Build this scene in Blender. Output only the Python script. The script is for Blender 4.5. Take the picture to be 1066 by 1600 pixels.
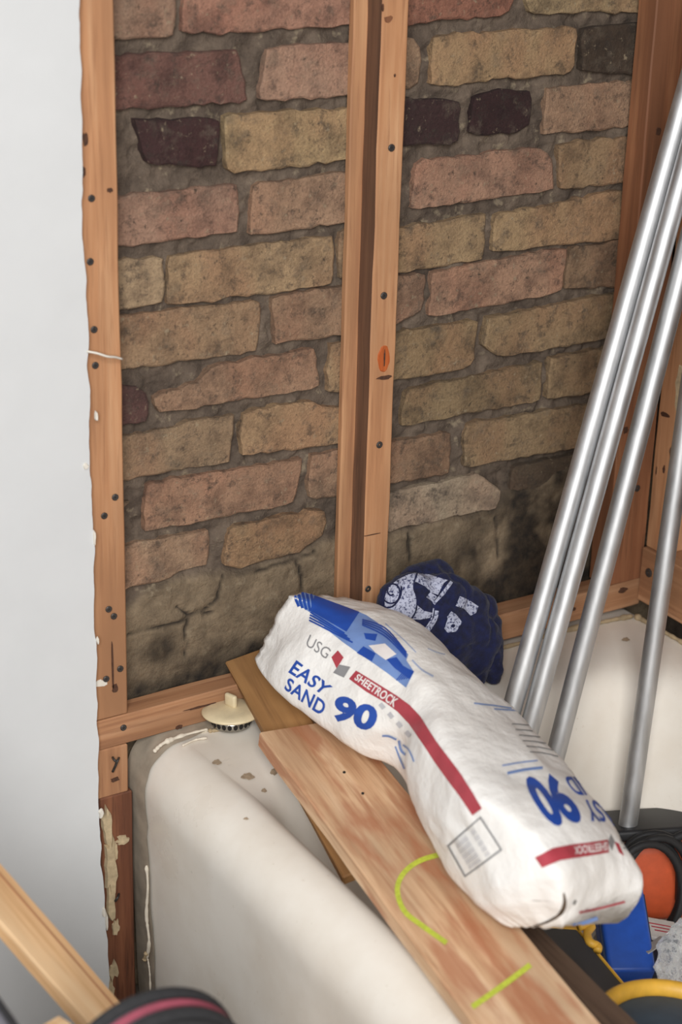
import bpy, bmesh, math, random
import numpy as np
from mathutils import Vector, Matrix
from mathutils.bvhtree import BVHTree
random.seed(7); rng = np.random.default_rng(7)
for o in list(bpy.data.objects): bpy.data.objects.remove(o)
scn = bpy.context.scene; COL = scn.collection

# ------------------------------------------------------------------ camera (calibrated from the wall's vanishing points)
F = 2833.0; CX, CY = 533.0, 800.0
_dx = np.array([4957., -1005., 2833.]); _dx /= np.linalg.norm(_dx)
_dz = -np.array([-200., 7000., 2833.]); _dz -= _dx*_dz.dot(_dx); _dz /= np.linalg.norm(_dz)
_dy = np.cross(_dz, _dx)
RM = np.array([_dx, _dy, _dz])
CAM = np.array([-0.82337, -1.81054, 1.51586])
cam = bpy.data.cameras.new('camera'); camo = bpy.data.objects.new('camera', cam); COL.objects.link(camo)
r_, u_, b_ = RM @ [1, 0, 0], -(RM @ [0, 1, 0]), -(RM @ [0, 0, 1])
camo.matrix_world = Matrix(((r_[0], u_[0], b_[0], CAM[0]), (r_[1], u_[1], b_[1], CAM[1]), (r_[2], u_[2], b_[2], CAM[2]), (0, 0, 0, 1)))
cam.sensor_fit = 'VERTICAL'; cam.sensor_height = 36; cam.sensor_width = 24
cam.lens = F/1600*36; cam.clip_start = .05
cam.dof.use_dof = True; cam.dof.focus_distance = 2.30; cam.dof.aperture_fstop = 4.2
scn.camera = camo
# ------------------------------------------------------------------ light
w = bpy.data.worlds.new('world'); scn.world = w; w.use_nodes = True
w.node_tree.nodes['Background'].inputs[0].default_value = (.93, .95, 1, 1)
w.node_tree.nodes['Background'].inputs[1].default_value = .29
def area(name, loc, target, sx, sy, power, col):
    l = bpy.data.lights.new(name, 'AREA'); l.shape = 'RECTANGLE'; l.size = sx; l.size_y = sy; l.energy = power; l.color = col
    o = bpy.data.objects.new(name, l); COL.objects.link(o); o.location = loc
    o.rotation_euler = (Vector(target)-Vector(loc)).to_track_quat('-Z', 'Y').to_euler()
    return o
area('window_light', (-1.45, -2.85, 2.20), (.15, -.25, .6), 1.1, 1.5, 122, (1, .985, .96))
scn.view_settings.view_transform = 'Standard'; scn.view_settings.look = 'None'
scn.view_settings.exposure = 0.0; scn.view_settings.gamma = 1.0; scn.view_settings.use_curve_mapping = False

# ------------------------------------------------------------------ pixel -> place
def ray(x, y): return RM @ np.array([(x-CX)/F, (y-CY)/F, 1.0])
def onY(x, y, Y=0.): d = ray(x, y); return CAM + d*((Y-CAM[1])/d[1])
def onZ(x, y, Z): d = ray(x, y); return CAM + d*((Z-CAM[2])/d[2])
def onX(x, y, X): d = ray(x, y); return CAM + d*((X-CAM[0])/d[0])
def project(P):
    q = (np.asarray(P)-CAM) @ RM
    return np.stack([CX+F*q[..., 0]/q[..., 2], CY+F*q[..., 1]/q[..., 2]], -1)

# ------------------------------------------------------------------ numpy noise
_P = rng.random((64, 64, 64)).astype(np.float32)
def vnoise(p):
    p = np.asarray(p, float); i = np.floor(p).astype(int); f = p-i; f = f*f*(3-2*f)
    out = 0
    for a in (0, 1):
        for b in (0, 1):
            for c in (0, 1):
                wgt = (f[..., 0] if a else 1-f[..., 0])*(f[..., 1] if b else 1-f[..., 1])*(f[..., 2] if c else 1-f[..., 2])
                out = out + wgt*_P[(i[..., 0]+a) % 64, (i[..., 1]+b) % 64, (i[..., 2]+c) % 64]
    return out*2-1
def fbm(p, o=3):
    p = np.asarray(p, float); s = 0; a = 1
    for k in range(o): s = s + a*vnoise(p*(2**k)+17.3*k); a *= .5
    return s
def sm(a, b, x): t = np.clip((x-a)/(b-a), 0, 1); return t*t*(3-2*t)

# ------------------------------------------------------------------ materials
def lin(c):
    return tuple(((v/255)/12.92 if v/255 <= .04045 else ((v/255+.055)/1.055)**2.4) for v in c) + (1,)
class N:
    def __init__(s, name):
        s.m = bpy.data.materials.new(name); s.m.use_nodes = True; s.t = s.m.node_tree; s.b = s.t.nodes['Principled BSDF']
    def n(s, ty, ins=None, **kw):
        d = s.t.nodes.new('ShaderNode'+ty)
        for k, v in kw.items(): setattr(d, k, v)
        for k, v in (ins or {}).items(): s.put(d.inputs[k], v)
        return d
    def put(s, sock, v):
        if isinstance(v, bpy.types.NodeSocket): s.t.links.new(v, sock)
        else: sock.default_value = v
    def mix(s, f, a, b, mode='MIX'):
        d = s.n('Mix', data_type='RGBA', blend_type=mode); s.put(d.inputs[0], f); s.put(d.inputs[6], a); s.put(d.inputs[7], b); return d.outputs[2]
    def ramp(s, f, stops):
        d = s.n('ValToRGB', {0: f}); e = d.color_ramp.elements
        while len(e) < len(stops): e.new(.5)
        for k, (p, c) in enumerate(stops): e[k].position = p; e[k].color = c if len(c) == 4 else tuple(c)+(1,)
        return d.outputs[0]
    def gray(s, f, a, b): return s.ramp(f, [(a, (0, 0, 0, 1)), (b, (1, 1, 1, 1))])
    def noise(s, vec, scale, detail=4, rough=.55): return s.n('TexNoise', {'Vector': vec, 'Scale': scale, 'Detail': detail, 'Roughness': rough}).outputs[0]
    def coords(s, sc=(1, 1, 1), rnd=True):
        tc = s.n('TexCoord').outputs['Object']
        if rnd:
            oi = s.n('ObjectInfo'); a = s.n('VectorMath', {0: tc}, operation='ADD')
            mm = s.n('Math', {0: oi.outputs['Random'], 1: 23.0}, operation='MULTIPLY'); s.t.links.new(mm.outputs[0], a.inputs[1]); tc = a.outputs[0]
        return s.n('Mapping', {'Vector': tc, 'Scale': sc}).outputs[0]
    def bump(s, h, st=.3, dist=.002):
        b = s.n('Bump', {'Height': h, 'Strength': st, 'Distance': dist}); s.t.links.new(b.outputs[0], s.b.inputs['Normal'])
    def col(s, c): s.put(s.b.inputs['Base Color'], c)
    def set(s, **kw):
        for k, v in kw.items(): s.put(s.b.inputs[k.replace('_', ' ')], v)
        return s
def plain(name, c, rough=.6, metal=0., var=.06, scale=60, bump=.0):
    g = N(name); v = g.coords(); n = g.noise(v, scale)
    a = lin(c); d = tuple(x*(1-var*3) for x in a[:3])+(1,); e = tuple(min(1, x*(1+var*1.5)) for x in a[:3])+(1,)
    g.col(g.ramp(n, [(.25, d), (.75, e)])); g.set(Roughness=rough, Metallic=metal)
    if bump: g.bump(n, bump, .001)
    return g.m
def wood(name, dark, mid, light, gs=1.0, rough=.72, blot=None, blot_lo=.5, bump=.25):
    g = N(name); v = g.coords((1, 1, .045))
    n1 = g.noise(v, 55*gs, 6, .6); n2 = g.noise(v, 210*gs, 3, .6)
    vb = g.coords((1, 1, .35)); n3 = g.noise(vb, 9, 3, .5); n4 = g.noise(g.coords((1, 1, .16)), 30, 4, .6)
    c = g.ramp(n1, [(.30, lin(dark)), (.48, lin(mid)), (.68, lin(light))])
    c = g.mix(g.gray(n2, .52, .75), c, lin(dark)); 
    c = g.mix(g.gray(n3, .45, .72), c, lin(tuple(int(x*.82) for x in mid)))
    if blot: c = g.mix(g.gray(n4, blot_lo, blot_lo+.12), c, g.mix(.3, lin(blot), c))
    kn = g.n('TexVoronoi', {'Vector': g.coords((1, 1, .28)), 'Scale': 11.0}).outputs['Distance']
    c = g.mix(g.ramp(kn, [(.05, (.75, .75, .75, 1)), (.13, (0, 0, 0, 1))]), c, lin(tuple(int(x*.55) for x in dark)))
    g.col(c); g.set(Roughness=rough); g.bump(n1, bump, .0012)
    return g.m
M = {}
M['stud'] = wood('pine_stud', (160, 112, 78), (188, 136, 96), (206, 160, 120), rough=.7)
M['stud_dark'] = wood('old_stud', (114, 74, 50), (142, 92, 62), (162, 112, 78))
M['stud_low'] = wood('weathered_stud', (84, 50, 34), (122, 74, 50), (146, 94, 64), 1.3)
M['ledger'] = wood('pine_ledger', (138, 94, 66), (174, 126, 90), (196, 152, 116), .8)
M['plank'] = wood('stripped_plank', (172, 124, 88), (214, 174, 136), (234, 204, 168), .7, blot=(170, 104, 70), blot_lo=.46)
M['brown'] = wood('brown_board', (128, 90, 54), (158, 114, 68), (172, 130, 82), .5)
M['dkboard'] = wood('dark_board', (62, 46, 36), (84, 64, 50), (100, 80, 64))
M['trimwood'] = wood('trim_board', (206, 158, 108), (232, 190, 142), (240, 208, 166), .6)
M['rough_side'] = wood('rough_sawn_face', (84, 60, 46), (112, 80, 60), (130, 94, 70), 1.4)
M['lath'] = wood('lath_strip', (156, 110, 78), (182, 134, 96), (198, 152, 112))

def brick_mat():
    g = N('old_brick'); oi = g.n('ObjectInfo'); base = oi.outputs['Color']
    v = g.coords(); vb = g.coords((1, 1, .2))
    band = g.noise(vb, 16, 2, .5); patch = g.noise(v, 24, 6, .66); fine = g.noise(v, 260, 5, .75); spk = g.noise(v, 110, 4, .65); film = g.noise(v, 38, 6, .7)
    light = g.mix(1.0, base, (1.62, 1.55, 1.40, 1), 'MULTIPLY'); dark = g.mix(1.0, base, (.46, .41, .40, 1), 'MULTIPLY')
    base = g.mix(1.0, base, (1.34, 1.23, 1.08, 1), 'MULTIPLY')
    c = g.mix(g.ramp(band, [(.40, (0, 0, 0, 1)), (.60, (.75,)*3)]), base, light)
    c = g.mix(g.ramp(g.noise(g.coords((1, 1, .6)), 13, 3, .5), [(.46, (0, 0, 0, 1)), (.62, (.45,)*3)]), c, g.mix(1.0, base, (1.12, .86, .80, 1), 'MULTIPLY'))
    c = g.mix(g.ramp(patch, [(.47, (0, 0, 0, 1)), (.66, (.7,)*3)]), c, dark)
    soot = g.noise(g.coords(), 58, 7, .78)
    c = g.mix(g.ramp(soot, [(.53, (0, 0, 0, 1)), (.64, (.75,)*3)]), c, g.mix(.5, dark, lin((86, 76, 66))))
    c = g.mix(g.ramp(soot, [(.34, (.5,)*3), (.43, (0, 0, 0, 1))]), c, light)
    c = g.mix(g.ramp(film, [(.54, (0, 0, 0, 1)), (.66, (.38,)*3)]), c, lin((120, 107, 90)))
    c = g.mix(g.ramp(spk, [(.62, (0, 0, 0, 1)), (.72, (.7,)*3)]), c, lin((176, 158, 126)))
    c = g.mix(g.ramp(spk, [(.28, (.8,)*3), (.38, (0, 0, 0, 1))]), c, lin((70, 60, 50)))
    c = g.mix(.8, c, g.mix(fine, (.36, .34, .32, 1), (1.52, 1.50, 1.48, 1)), 'MULTIPLY')
    c = g.n('HueSaturation', {'Saturation': .88, 'Color': c}).outputs[0]
    g.col(c); g.set(Roughness=.92)
    h = g.n('Math', {0: fine, 1: film}, operation='ADD').outputs[0]
    h = g.n('Math', {0: h, 1: patch}, operation='ADD').outputs[0]
    g.bump(h, .9, .005); return g.m
M['brick'] = brick_mat()
def mortar_mat():
    g = N('old_mortar'); v = g.coords(rnd=False)
    a = g.n('Attribute', attribute_name='mold').outputs['Fac']; p = g.n('Attribute', attribute_name='parge').outputs['Fac']
    k = g.n('Attribute', attribute_name='crack').outputs['Fac']
    n1 = g.noise(v, 22, 6, .65); n2 = g.noise(v, 150, 5, .7); n3 = g.noise(v, 60, 4, .6)
    mort = g.ramp(n1, [(.3, lin((72, 61, 53))), (.7, lin((122, 107, 93)))])
    par = g.ramp(n1, [(.3, lin((104, 90, 73))), (.7, lin((148, 130, 106)))])
    c = g.mix(p, mort, par)
    c = g.mix(g.gray(n3, .60, .74), c, lin((150, 136, 114)))
    md = g.ramp(n3, [(.35, lin((34, 28, 23))), (.72, lin((72, 60, 46)))])
    c = g.mix(a, c, md); c = g.mix(k, c, lin((42, 35, 29)))
    c = g.mix(.6, c, g.mix(n2, (.4, .4, .4, 1), (1.4, 1.38, 1.34, 1)), 'MULTIPLY')
    g.col(c); g.set(Roughness=.95)
    h = g.n('Math', {0: n2, 1: n3}, operation='ADD').outputs[0]
    g.bump(h, .8, .004); return g.m
M['mortar'] = mortar_mat()
M['drywall'] = plain('painted_drywall', (212, 214, 215), .75, var=.012, scale=14)
M['plaster'] = plain('torn_plaster', (196, 176, 142), .9, var=.1, scale=120, bump=.5)
M['paper'] = plain('torn_paper', (226, 220, 208), .9, var=.04)
M['floor'] = plain('subfloor', (112, 100, 88), .85, var=.1, scale=20)
def tub_mat():
    g = N('bone_enamel'); v = g.coords(rnd=False); n = g.noise(v, 7, 5, .6); n2 = g.noise(v, 160, 3, .6)
    c = g.ramp(n, [(.3, lin((222, 213, 200))), (.6, lin((234, 228, 218)))])
    c = g.mix(g.gray(n2, .68, .8), c, lin((206, 194, 176)))
    g.col(c); g.set(Roughness=g.ramp(n, [(.3, (.26,)*3), (.7, (.36,)*3)])); return g.m
M['tub'] = tub_mat()
M['tubband'] = plain('grimy_enamel', (172, 160, 143), .7, var=.10, scale=40, bump=.3)
M['caulk'] = plain('old_caulk', (226, 216, 198), .8, var=.06, scale=90, bump=.4)
M['dirtycaulk'] = plain('dirty_caulk', (176, 156, 124), .85, var=.12, scale=90, bump=.5)
M['steel'] = (lambda g: (g.col(g.ramp(g.noise(g.coords((1, 1, .05)), 90, 4), [(.3, lin((186, 187, 188))), (.7, lin((212, 213, 214)))])), g.set(Metallic=1., Roughness=g.ramp(g.noise(g.coords(), 40), [(.3, (.48,)*3), (.7, (.58,)*3)])), g.m)[2])(N('galvanised_steel'))
M['screw'] = plain('dark_screw', (74, 70, 68), .5, .5)
M['screwhole'] = plain('screw_recess', (28, 25, 23), .8)
M['knot'] = wood('orange_knot', (150, 70, 28), (196, 96, 40), (214, 118, 58), 2.0)
M['scar'] = plain('wood_scar', (84, 54, 38), .8, var=.2, scale=200)
def bag_mat():
    g = N('white_poly_paper'); v = g.coords(rnd=False); n = g.noise(v, 30, 5, .6); n2 = g.noise(v, 9, 3, .6)
    c = g.ramp(n2, [(.3, lin((238, 235, 230))), (.7, lin((246, 245, 242)))])
    g.col(c); g.set(Roughness=.5); g.bump(n, .5, .008); return g.m
M['bag'] = bag_mat()
M['p_blue'] = plain('print_blue', (30, 76, 168), .5, var=.03)
M['p_navy'] = plain('print_deep_blue', (24, 66, 150), .5, var=.03)
M['p_lblue'] = plain('print_light_blue', (118, 148, 204), .5, var=.03)
M['p_pale'] = plain('print_pale_blue', (176, 190, 220), .5, var=.03)
M['p_red'] = plain('print_red', (178, 66, 78), .5, var=.03)
M['p_gray'] = plain('print_grey', (140, 140, 142), .5, var=.03)
M['p_lgray'] = plain('print_light_grey', (196, 196, 200), .5, var=.03)
M['p_white'] = plain('print_white', (238, 232, 230), .5, var=.02)
M['dirt'] = plain('dirt', (92, 74, 56), .9, var=.2, scale=200)
M['stain'] = plain('deck_stain', (172, 152, 128), .8, var=.12, scale=200)
M['cloth'] = (lambda g: (g.col(g.ramp(g.noise(g.coords(), 120, 4), [(.3, lin((11, 14, 40))), (.7, lin((20, 28, 72)))])), g.set(Roughness=.95, Sheen_Weight=.08), g.bump(g.noise(g.coords(), 420, 3), .5, .002), g.m)[3])(N('navy_cloth'))
def cprint():
    g = N('cracked_white_print'); n = g.noise(g.coords(), 330, 4, .7)
    g.col(g.ramp(n, [(.40, lin((30, 36, 82))), (.50, lin((176, 180, 200)))])); g.set(Roughness=.9); return g.m
M['cprint'] = cprint()
M['cream'] = plain('cream_rubber', (224, 208, 172), .45, var=.06, scale=50)
M['chrome'] = plain('chrome_mesh', (170, 166, 158), .3, .9)
M['hole'] = plain('dark_hole', (24, 20, 18), .9)
M['marker'] = plain('chartreuse_crayon', (192, 203, 66), .8, var=.08, scale=200)
M['black'] = plain('black_plastic', (30, 30, 33), .5)
M['rubber'] = plain('black_rubber', (24, 24, 26), .65)
M['orange'] = plain('orange_plastic', (198, 84, 44), .5)
M['bluepl'] = plain('blue_plastic', (30, 78, 170), .45)
M['navypl'] = plain('navy_plastic', (32, 44, 66), .5)
M['yellow'] = plain('yellow_plastic', (222, 172, 62), .5)
M['slate'] = plain('slate_blue_plastic', (58, 76, 92), .6)
M['label'] = plain('paper_label', (214, 208, 202), .7)
M['greyfab'] = plain('grey_nylon', (142, 142, 152), .85, var=.06, scale=200, bump=.3)
M['blackfab'] = plain('black_webbing', (42, 42, 44), .85, var=.1, scale=200, bump=.3)
M['pink'] = plain('pink_piping', (150, 70, 86), .8)
g = N('clear_polythene'); g.set(Roughness=.12, IOR=1.3, Transmission_Weight=.85, Base_Color=(.86, .9, .95, 1)); g.bump(g.noise(g.coords(), 40, 4), .8, .01); M['clear'] = g.m

# ------------------------------------------------------------------ object helpers
def me_from(name, verts, faces, smooth=False):
    m = bpy.data.meshes.new(name); m.from_pydata([tuple(map(float, v)) for v in verts], [], [tuple(int(i) for i in f) for f in faces]); m.update()
    if smooth: m.polygons.foreach_set('use_smooth', [True]*len(m.polygons))
    return m
def link(name, data, mat=None, parent=None, basis=None):
    o = bpy.data.objects.new(name, data); COL.objects.link(o)
    if mat is not None and data is not None:
        if not data.materials: data.materials.append(M[mat] if isinstance(mat, str) else mat)
    if basis is not None: o.matrix_basis = basis
    if parent is not None:
        o.parent = parent; o.matrix_parent_inverse = parent.matrix_basis.inverted()
    return o
def T(v): return Matrix.Translation(Vector([float(x) for x in v]))
def mk(name, verts, faces, mat, parent=None, smooth=False, origin=None):
    """world-space verts -> one object with its origin at the base centre"""
    v = np.asarray(verts, float)
    if origin is None:
        origin = np.array([(v[:, 0].min()+v[:, 0].max())/2, (v[:, 1].min()+v[:, 1].max())/2, v[:, 2].min()])
    return link(name, me_from(name, v-origin, faces, smooth), mat, parent, T(origin))
def tag(o, label=None, cat=None, group=None, kind=None):
    if label: o['label'] = label
    if cat: o['category'] = cat
    if group: o['group'] = group
    if kind: o['kind'] = kind
    return o
def thing(name, loc, label, cat, group=None, basis=None):
    o = bpy.data.objects.new(name, None); COL.objects.link(o); o.empty_display_size = .05
    o.matrix_basis = basis if basis is not None else T(loc)
    return tag(o, label, cat, group)
def frame(p0, p1, up):
    """basis: local z along p0->p1, local y as close to 'up' as can be, origin p0"""
    z = Vector(p1)-Vector(p0); L = z.length; z.normalize(); up = Vector(up); y = (up-z*up.dot(z)).normalized(); x = y.cross(z)
    m = Matrix((x, y, z)).transposed().to_4x4(); m.translation = Vector([float(a) for a in p0]); return m, L
def box_mesh(name, sx, sy, sz, bev=.002, segs=1, seg_len=None, wob=0., seed=0, base=True):
    """box centred in x,y; z from 0 (base) or centred"""
    bm = bmesh.new(); bmesh.ops.create_cube(bm, size=1)
    for v in bm.verts: v.co = Vector((v.co.x*sx, v.co.y*sy, (v.co.z+(.5 if base else 0))*sz))
    if bev: bmesh.ops.bevel(bm, geom=bm.edges[:], offset=bev, segments=segs, profile=.5, affect='EDGES')
    if seg_len:
        n = int(sz/seg_len)
        for k in range(1, n):
            z = sz*k/n-(0 if base else sz/2)
            bmesh.ops.bisect_plane(bm, geom=bm.verts[:]+bm.edges[:]+bm.faces[:], plane_co=(0, 0, z), plane_no=(0, 0, 1))
    m = bpy.data.meshes.new(name); bm.to_mesh(m); bm.free()
    if wob:
        co = np.empty(len(m.vertices)*3); m.vertices.foreach_get('co', co); co = co.reshape(-1, 3)
        q = np.stack([np.sign(co[:, 0])*3+seed, np.sign(co[:, 1])*3, co[:, 2]*14], 1)
        co[:, 0] += wob*fbm(q); co[:, 1] += wob*fbm(q+9.1); m.vertices.foreach_set('co', co.ravel()); m.update()
    return m
def board(name, p0, p1, up, sx, sy, mat, label=None, cat=None, parent=None, wob=.0008, bev=.0018, group=None):
    b, L = frame(p0, p1, up)
    o = link(name, box_mesh(name, sx, sy, L, bev, 1, .03, wob, random.random()*50), mat, parent, b)
    if label: tag(o, label, cat, group)
    return o
def rbox(name, c, size, bev, mat, parent=None, rot=None, segs=3):
    m = box_mesh(name, size[0], size[1], size[2], bev, segs, base=False)
    m.polygons.foreach_set('use_smooth', [True]*len(m.polygons))
    b = T(c) @ (rot.to_4x4() if rot is not None else Matrix.Identity(4))
    o = link(name, m, mat, parent, b); return o
def catmull(P, n, closed=False):
    P = np.asarray(P, float); k = len(P); out = []
    segs = k if closed else k-1
    t = np.linspace(0, segs, n, endpoint=not closed)
    for s in t:
        i = min(int(s), segs-1); f = s-i
        if closed: a, b, c, d = P[(i-1) % k], P[i % k], P[(i+1) % k], P[(i+2) % k]
        else: a, b, c, d = P[max(i-1, 0)], P[i], P[min(i+1, k-1)], P[min(i+2, k-1)]
        out.append(.5*((2*b)+(-a+c)*f+(2*a-5*b+4*c-d)*f*f+(-a+3*b-3*c+d)*f**3))
    return np.array(out)
def tube(name, pts, rad, mat, parent=None, n=12, hollow=0., closed=False):
    pts = np.asarray(pts, float); V = []; Fc = []; k = len(pts)
    rad = np.broadcast_to(np.asarray(rad, float), (k,))
    tan = np.gradient(pts, axis=0)
    if closed: tan = np.roll(pts, -1, 0)-np.roll(pts, 1, 0)
    tan /= np.linalg.norm(tan, axis=1)[:, None]
    ref = np.array([0, 0, 1.]) if abs(tan[0][2]) < .9 else np.array([1., 0, 0])
    x = np.cross(tan[0], ref); x /= np.linalg.norm(x)
    for i in range(k):
        x = x-tan[i]*x.dot(tan[i]); x /= np.linalg.norm(x); y = np.cross(tan[i], x)
        for j in range(n):
            a = 2*math.pi*j/n; V.append(pts[i]+rad[i]*(math.cos(a)*x+math.sin(a)*y))
    for i in range(k if closed else k-1):
        i2 = (i+1) % k
        for j in range(n): Fc.append((i*n+j, i*n+(j+1) % n, i2*n+(j+1) % n, i2*n+j))
    if not closed:
        if hollow:
            off = len(V)
            for e, i in ((0, 0), (1, k-1)):
                c = pts[i]; 
                for j in range(n): V.append(c+(V[i*n+j]-c)*hollow)
                for j in range(n): V.append(c+(V[i*n+j]-c)*hollow+tan[i]*(.05 if e == 0 else -.05))
            for e, i in ((0, 0), (1, k-1)):
                o1 = off+e*2*n
                for j in range(n):
                    q = (j+1) % n
                    f1 = (i*n+j, o1+j, o1+q, i*n+q); f2 = (o1+j, o1+n+j, o1+n+q, o1+q)
                    Fc += [f1, f2] if e == 0 else [f1[::-1], f2[::-1]]
        else: Fc += [tuple(range(n))[::-1], tuple((k-1)*n+j for j in range(n))]
    return mk(name, V, Fc, mat, parent, True, origin=pts[0])
def lathe(name, prof, mat, parent=None, basis=None, n=32, closed=False):
    V = []; Fc = []; k = len(prof)
    for r, z in prof:
        for j in range(n): a = 2*math.pi*j/n; V.append((r*math.cos(a), r*math.sin(a), z))
    for i in range(k-1 if not closed else k):
        i2 = (i+1) % k
        for j in range(n): Fc.append((i*n+j, i*n+(j+1) % n, i2*n+(j+1) % n, i2*n+j))
    if not closed: Fc += [tuple(range(n))[::-1], tuple((k-1)*n+j for j in range(n))]
    m = me_from(name, V, Fc, True); return link(name, m, mat, parent, basis if basis is not None else Matrix.Identity(4))
def bvh_of(objs):
    V = []; Fc = []
    for o in objs:
        mw = o.matrix_basis; off = len(V)
        V += [mw @ v.co for v in o.data.vertices]; Fc += [tuple(off+i for i in p.vertices) for p in o.data.polygons]
    return BVHTree.FromPolygons(V, Fc)
def flat2d(polys, maxlen=5.):
    bm = bmesh.new()
    for vs, fs in polys:
        bv = [bm.verts.new((float(p[0]), float(p[1]), 0)) for p in vs]
        for f in fs:
            try: bm.faces.new([bv[i] for i in f])
            except ValueError: pass
    bmesh.ops.triangulate(bm, faces=bm.faces[:])
    for _ in range(7):
        L = [e for e in bm.edges if e.calc_length() > maxlen]
        if not L: break
        bmesh.ops.subdivide_edges(bm, edges=L, cuts=1); bmesh.ops.triangulate(bm, faces=bm.faces[:])
    bm.verts.index_update()
    vs = [(v.co.x, v.co.y) for v in bm.verts]; fs = [tuple(v.index for v in f.verts) for f in bm.faces]; bm.free(); return vs, fs
def decal(name, polys, bvh, mat, parent, off=.0006, maxlen=5., label=None):
    """lay a flat print on the real surface it belongs to"""
    vs, fs = flat2d(polys, maxlen); V = []; c = Vector(CAM)
    for x, y in vs:
        d = Vector(ray(x, y)).normalized(); loc, nor, i, dist = bvh.ray_cast(c, d)
        if loc is None: 
            P = Vector(onZ(x, y, .5)); loc, nor, i, dist = bvh.find_nearest(P)
        if nor.dot(d) > 0: nor = -nor
        V.append(loc+nor*off)
    F2 = []
    for f in fs:
        a, b, cc = (V[i] for i in f)
        if max((a-b).length, (b-cc).length, (a-cc).length) > .03: continue
        nn = (b-a).cross(cc-a)
        F2.append(f if nn.dot(c-a) > 0 else f[::-1])
    par_ = list(range(len(V)))
    def root(i):
        while par_[i] != i: par_[i] = par_[par_[i]]; i = par_[i]
        return i
    for f in F2:
        a = root(f[0])
        for i in f[1:]: par_[root(i)] = a
    if len(polys) == 1 and F2 and len(polys[0][1]) < 60 and name not in ('lettering', 'number'):
        cnt = {}
        for f in F2: cnt[root(f[0])] = cnt.get(root(f[0]), 0)+1
        best = max(cnt, key=cnt.get); F2 = [f for f in F2 if root(f[0]) == best]
    used = sorted({i for f in F2 for i in f}); mp = {k: i for i, k in enumerate(used)}; V = [V[i] for i in used]; F2 = [tuple(mp[i] for i in f) for f in F2]
    o = mk(name, V, F2, mat, parent, True)
    if label: o['label'] = label
    return o
def poly(pts): return (pts, [tuple(range(len(pts)))])
def strip(a, b):
    n = len(a); return (list(a)+list(b), [(i, i+1, n+i+1, n+i) for i in range(n-1)])
def stroke(pts, wd, n=None):
    P = catmull(pts, n or max(2, 6*len(pts))) if len(pts) > 2 else np.asarray(pts, float)
    t = np.gradient(P, axis=0); t /= np.linalg.norm(t, axis=1)[:, None]; q = np.stack([-t[:, 1], t[:, 0]], 1)
    wd = np.broadcast_to(np.asarray(wd, float), (len(P),))[:, None]
    return strip(P-q*wd/2, P+q*wd/2)
_dg = None
def text2d(body, quad, bold=.0, sp=1.0):
    c = bpy.data.curves.new('txt', 'FONT'); c.body = body; c.size = 1; c.offset = bold; c.resolution_u = 4; c.space_character = sp
    o = bpy.data.objects.new('txt', c); COL.objects.link(o); dg = bpy.context.evaluated_depsgraph_get()
    m = bpy.data.meshes.new_from_object(o.evaluated_get(dg))
    co = np.array([v.co[:2] for v in m.vertices]); fs = [tuple(p.vertices) for p in m.polygons]
    bpy.data.objects.remove(o); bpy.data.curves.remove(c); bpy.data.meshes.remove(m)
    mn, mx = co.min(0), co.max(0); uv = (co-mn)/(mx-mn); u = uv[:, :1]; v = 1-uv[:, 1:]
    q = np.asarray(quad, float); P = (q[0]*(1-u)+q[1]*u)*(1-v)+(q[3]*(1-u)+q[2]*u)*v
    return (P.tolist(), fs)

# ================================================================== THE SETTING
YB = .046
def struct(o): o['kind'] = 'structure'; return o
# ---- brick wall: mortar bed with parged foot
def zc(pts, f, ox, oy): return [(ox+f*x, oy+f*y) for x, y in pts]
Z1 = lambda *p: zc(p, .5253, 100, 0)
Z2 = lambda *p: zc(p, .4934, 540, 0)
Z3 = lambda *p: zc(p, .5253, 100, 500)
Z4 = lambda *p: zc(p, .4934, 540, 400)
def wall_xz(px): return np.array([onY(x, y, YB)[[0, 2]] for x, y in px])
pb = wall_xz(Z3((100, 860), (185, 840), (310, 768), (420, 748), (530, 738), (640, 712), (720, 688), (790, 640), (830, 640)) + Z4((60, 890), (140, 868), (300, 838), (480, 800), (520, 745), (640, 690), (740, 640), (900, 600)))
pb = pb[np.argsort(pb[:, 0])]
STEP = .0036
xs = np.arange(-.06, .90, STEP); zs = np.concatenate([np.arange(0, 1.36, STEP), np.arange(1.36, 2.42, .012)])
X, Zg = np.meshgrid(xs, zs)
q = np.stack([X*30, Zg*30, X*0], -1)
bnd = np.interp(X, pb[:, 0], pb[:, 1]) + .006*fbm(q)
parge = sm(.004, -.010, Zg-bnd)
n1 = fbm(q*2.2, 4); n0 = fbm(q*.35, 3); n2 = fbm(q*6, 2)
Yg = .0560 - .0042*n1 - .0012*n2
Yg = Yg*(1-parge) + parge*(.0455 - .0028*n0 - .0016*n1 - .0005*n2)
def seg_dist(px):
    P = wall_xz(px); d = np.full(X.shape, 9.)
    jx = .003*vnoise(q*1.7+3); jz = .003*vnoise(q*1.7+7)
    for (ax, az), (bx, bz) in zip(P[:-1], P[1:]):
        t = np.clip(((X-ax)*(bx-ax)+(Zg-az)*(bz-az))/((bx-ax)**2+(bz-az)**2+1e-9), 0, 1)
        d = np.minimum(d, np.hypot(X+jx-ax-t*(bx-ax), Zg+jz-az-t*(bz-az)))
    return d
cr = np.full(X.shape, 9.)
for c in (Z3((470, 770), (455, 830), (420, 865), (375, 882), (340, 852)), Z3((375, 882), (366, 930), (362, 1000)), Z3((520, 752), (600, 738), (690, 718), (740, 695)), Z3((690, 718), (708, 770), (706, 812)), Z3((375, 882), (440, 870)), Z3((190, 935), (300, 910), (366, 890)), Z4((205, 880), (208, 960)), Z4((480, 830), (490, 950))):
    cr = np.minimum(cr, seg_dist(c))
crack = sm(.0035, .0008, cr)*parge
Yg = Yg + .004*crack
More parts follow.
